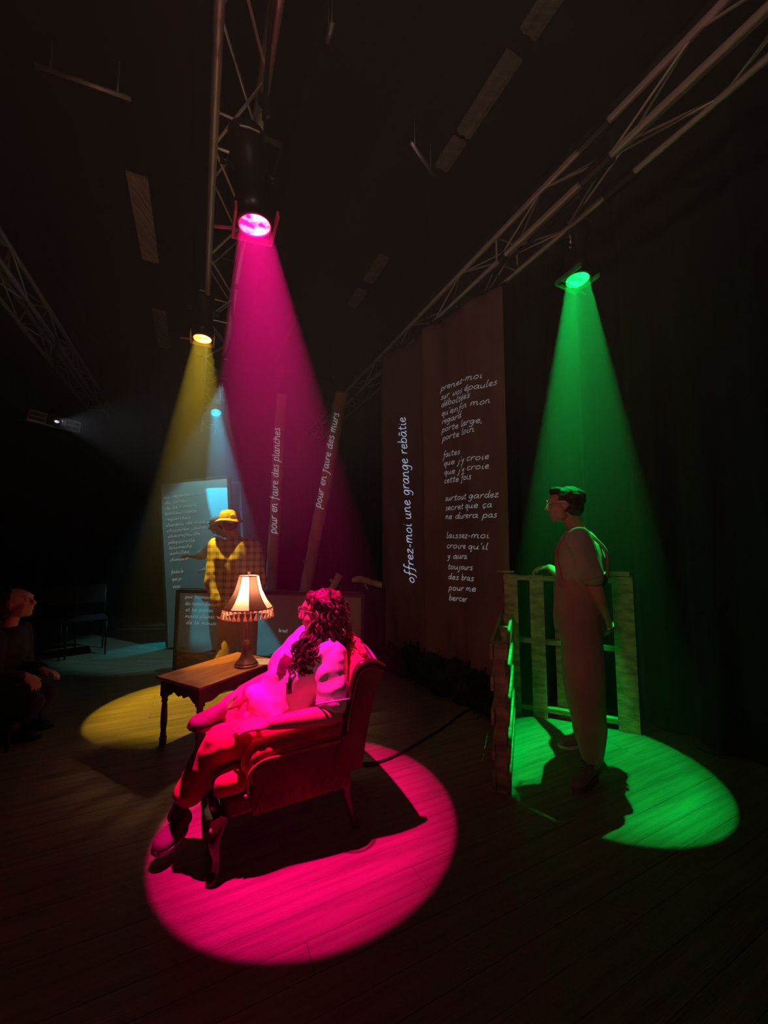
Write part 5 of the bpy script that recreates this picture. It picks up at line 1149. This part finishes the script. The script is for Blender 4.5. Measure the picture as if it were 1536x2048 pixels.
# projector, tilted, hung from the left truss
pr = at(112, 843, 4.3); pj = empty('video_projector', pr, 0, 'video projector with a lit lens hanging at the left', 'projector')
pf_ = (V((0.4, 3.6, 1.6)) - pr).normalized(); pf_ = (V((0, 0, HC + .5)) - pr).normalized() * .75 + V((.35, .1, -.1)); pf_.normalize()
px_ = V((.97, .12, -.20)).normalized(); px_ = (px_ - pf_ * px_.dot(pf_)).normalized(); pu_ = px_.cross(pf_) * -1
if pu_.z < 0: pu_ = -pu_
MP = Matrix((px_, -pf_, pu_)).transposed()      # local x right, -y towards the viewer, z up
def pbox(bm, c, s, b=0.0): box(bm, pr + MP @ V(c), s, MP, b)
bm = BM(); pbox(bm, (0, .16, 0), (.50, .30, .135), .02); to_local(obj('casing', bm, M['plastic_w']), pj)
for sx in (-1, 1):
    bm = BM(); pbox(bm, (.165 * sx, .004, 0), (.13, .012, .09)); to_local(obj('vent_grille', bm, M['blackmetal']), pj)
    bm = BM(); pbox(bm, (.165 * sx, -.004, 0), (.125, .012, .010)); to_local(obj('vent_bar', bm, M['plastic_w']), pj)
bm = BM(); pbox(bm, (0, -.004, 0), (.17, .03, .118), .012); to_local(obj('lens_surround', bm, M['blackmetal']), pj)
bm = BM(); lathe(bm, pr + MP @ V((0, -.018, 0)), [(.046, 0), (.050, 0), (.050, .02), (.040, .02), (.040, .005), (.046, 0)], 24, -(MP @ V((0, 1, 0)))); to_local(obj('lens_barrel', bm, M['blackmetal'], None, True), pj)
bm = BM(); ell(bm, pr + MP @ V((0, -.022, 0)), .022, .006, .014, (px_, MP @ V((0, 1, 0)), pu_)); to_local(obj('lens', bm, M['projlens'], None, True), pj)
bm = BM(); q = pr + MP @ V((0, .16, .07)); hk = V((q.x, q.y, TZ)); tube(bm, [q, hk], .016, 8); beam(bm, q - px_ * .15, q + px_ * .15, .05, .01); hkt = uv(hk.dot(UU), -1.62, TZ + .02); beam(bm, hk, hkt, .03, .03); to_local(obj('ceiling_bracket', bm, M['blackmetal']), pj)
ppl = bpy.data.lights.new('projector_leak_light', 'SPOT'); ppl.energy = 6; ppl.color = (.7, .85, 1); ppl.spot_size = 1.1; ppl.spot_blend = .4; ppl.shadow_soft_size = .02
o = bpy.data.objects.new('projector_leak_light', ppl); COL.objects.link(o); o.location = pr - MP @ V((0, 1, 0)) * .06 if False else pr + MP @ V((0, -.06, 0)); o.rotation_euler = (at(880, 950, 4.7) - o.location).to_track_quat('-Z', 'Y').to_euler()
# chairs of the audience in the dark at the far left
for i, (x, y, Y, lab) in enumerate(((95, 1300, 4.9, 'dark metal audience chair near the left drape, the left one'), (170, 1290, 5.1, 'dark metal audience chair near the left drape, the right one'))):
    p = at(x, y, Y); c = empty('metal_chair', (p.x, p.y, 0), .3 + .4 * i, lab, 'chair', 'empty audience chairs')
    bm = BM(); box(bm, (0, 0, .45), (.42, .42, .03), None, .01); obj('seat', bm, M['seatcloth'], c)
    bm = BM(); box(bm, (0, .20, .74), (.40, .025, .24), None, .01); obj('backrest', bm, M['seatcloth'], c)
    for sx in (-1, 1):
        bm = BM(); tube(bm, [(.20 * sx, -.19, 0), (.20 * sx, -.18, .44)], .010, 8); obj('leg', bm, M['blackmetal'], c, True)
        bm = BM(); tube(bm, [(.20 * sx, .22, 0), (.20 * sx, .19, .44), (.20 * sx, .21, .87)], .010, 8); obj('leg', bm, M['blackmetal'], c, True)

# ================================================================= HAZE
bm = BM(); box(bm, uv(3.3, -1.3, 2.83), (10.2, 11.6, 5.62), rotz(ROOM_A)); hz = obj('stage_haze', bm, None)
hm = bpy.data.materials.new('thin_stage_haze'); hm.use_nodes = True; nt = hm.node_tree; nt.nodes.remove(nt.nodes['Principled BSDF'])
vs_ = nt.nodes.new('ShaderNodeVolumeScatter'); vs_.inputs['Density'].default_value = HAZE; vs_.inputs['Anisotropy'].default_value = 0.1; vs_.inputs['Color'].default_value = (1, 1, 1, 1)
tc_ = nt.nodes.new('ShaderNodeTexCoord'); sx_ = nt.nodes.new('ShaderNodeSeparateXYZ'); rp_ = nt.nodes.new('ShaderNodeMapRange'); rp_.interpolation_type = 'SMOOTHSTEP'
nt.links.new(tc_.outputs['Object'], sx_.inputs[0]); nt.links.new(sx_.outputs['Z'], rp_.inputs[0])      # smoke hangs high under the rig
rp_.inputs[1].default_value = 0.8; rp_.inputs[2].default_value = 3.3; rp_.inputs[3].default_value = HAZE * 0.10; rp_.inputs[4].default_value = HAZE
r2_ = nt.nodes.new('ShaderNodeMapRange'); r2_.interpolation_type = 'SMOOTHSTEP'; nt.links.new(sx_.outputs['Z'], r2_.inputs[0])
r2_.inputs[1].default_value = 3.3; r2_.inputs[2].default_value = 4.0; r2_.inputs[3].default_value = 1.0; r2_.inputs[4].default_value = 0.12
mu_ = nt.nodes.new('ShaderNodeMath'); mu_.operation = 'MULTIPLY'; nt.links.new(rp_.outputs[0], mu_.inputs[0]); nt.links.new(r2_.outputs[0], mu_.inputs[1])
nt.links.new(mu_.outputs[0], vs_.inputs['Density'])
nt.links.new(vs_.outputs[0], nt.nodes['Material Output'].inputs['Volume']); hz.data.materials.append(hm)
tag(hz, 'thin smoke haze filling the whole stage', 'haze', None, 'stuff')
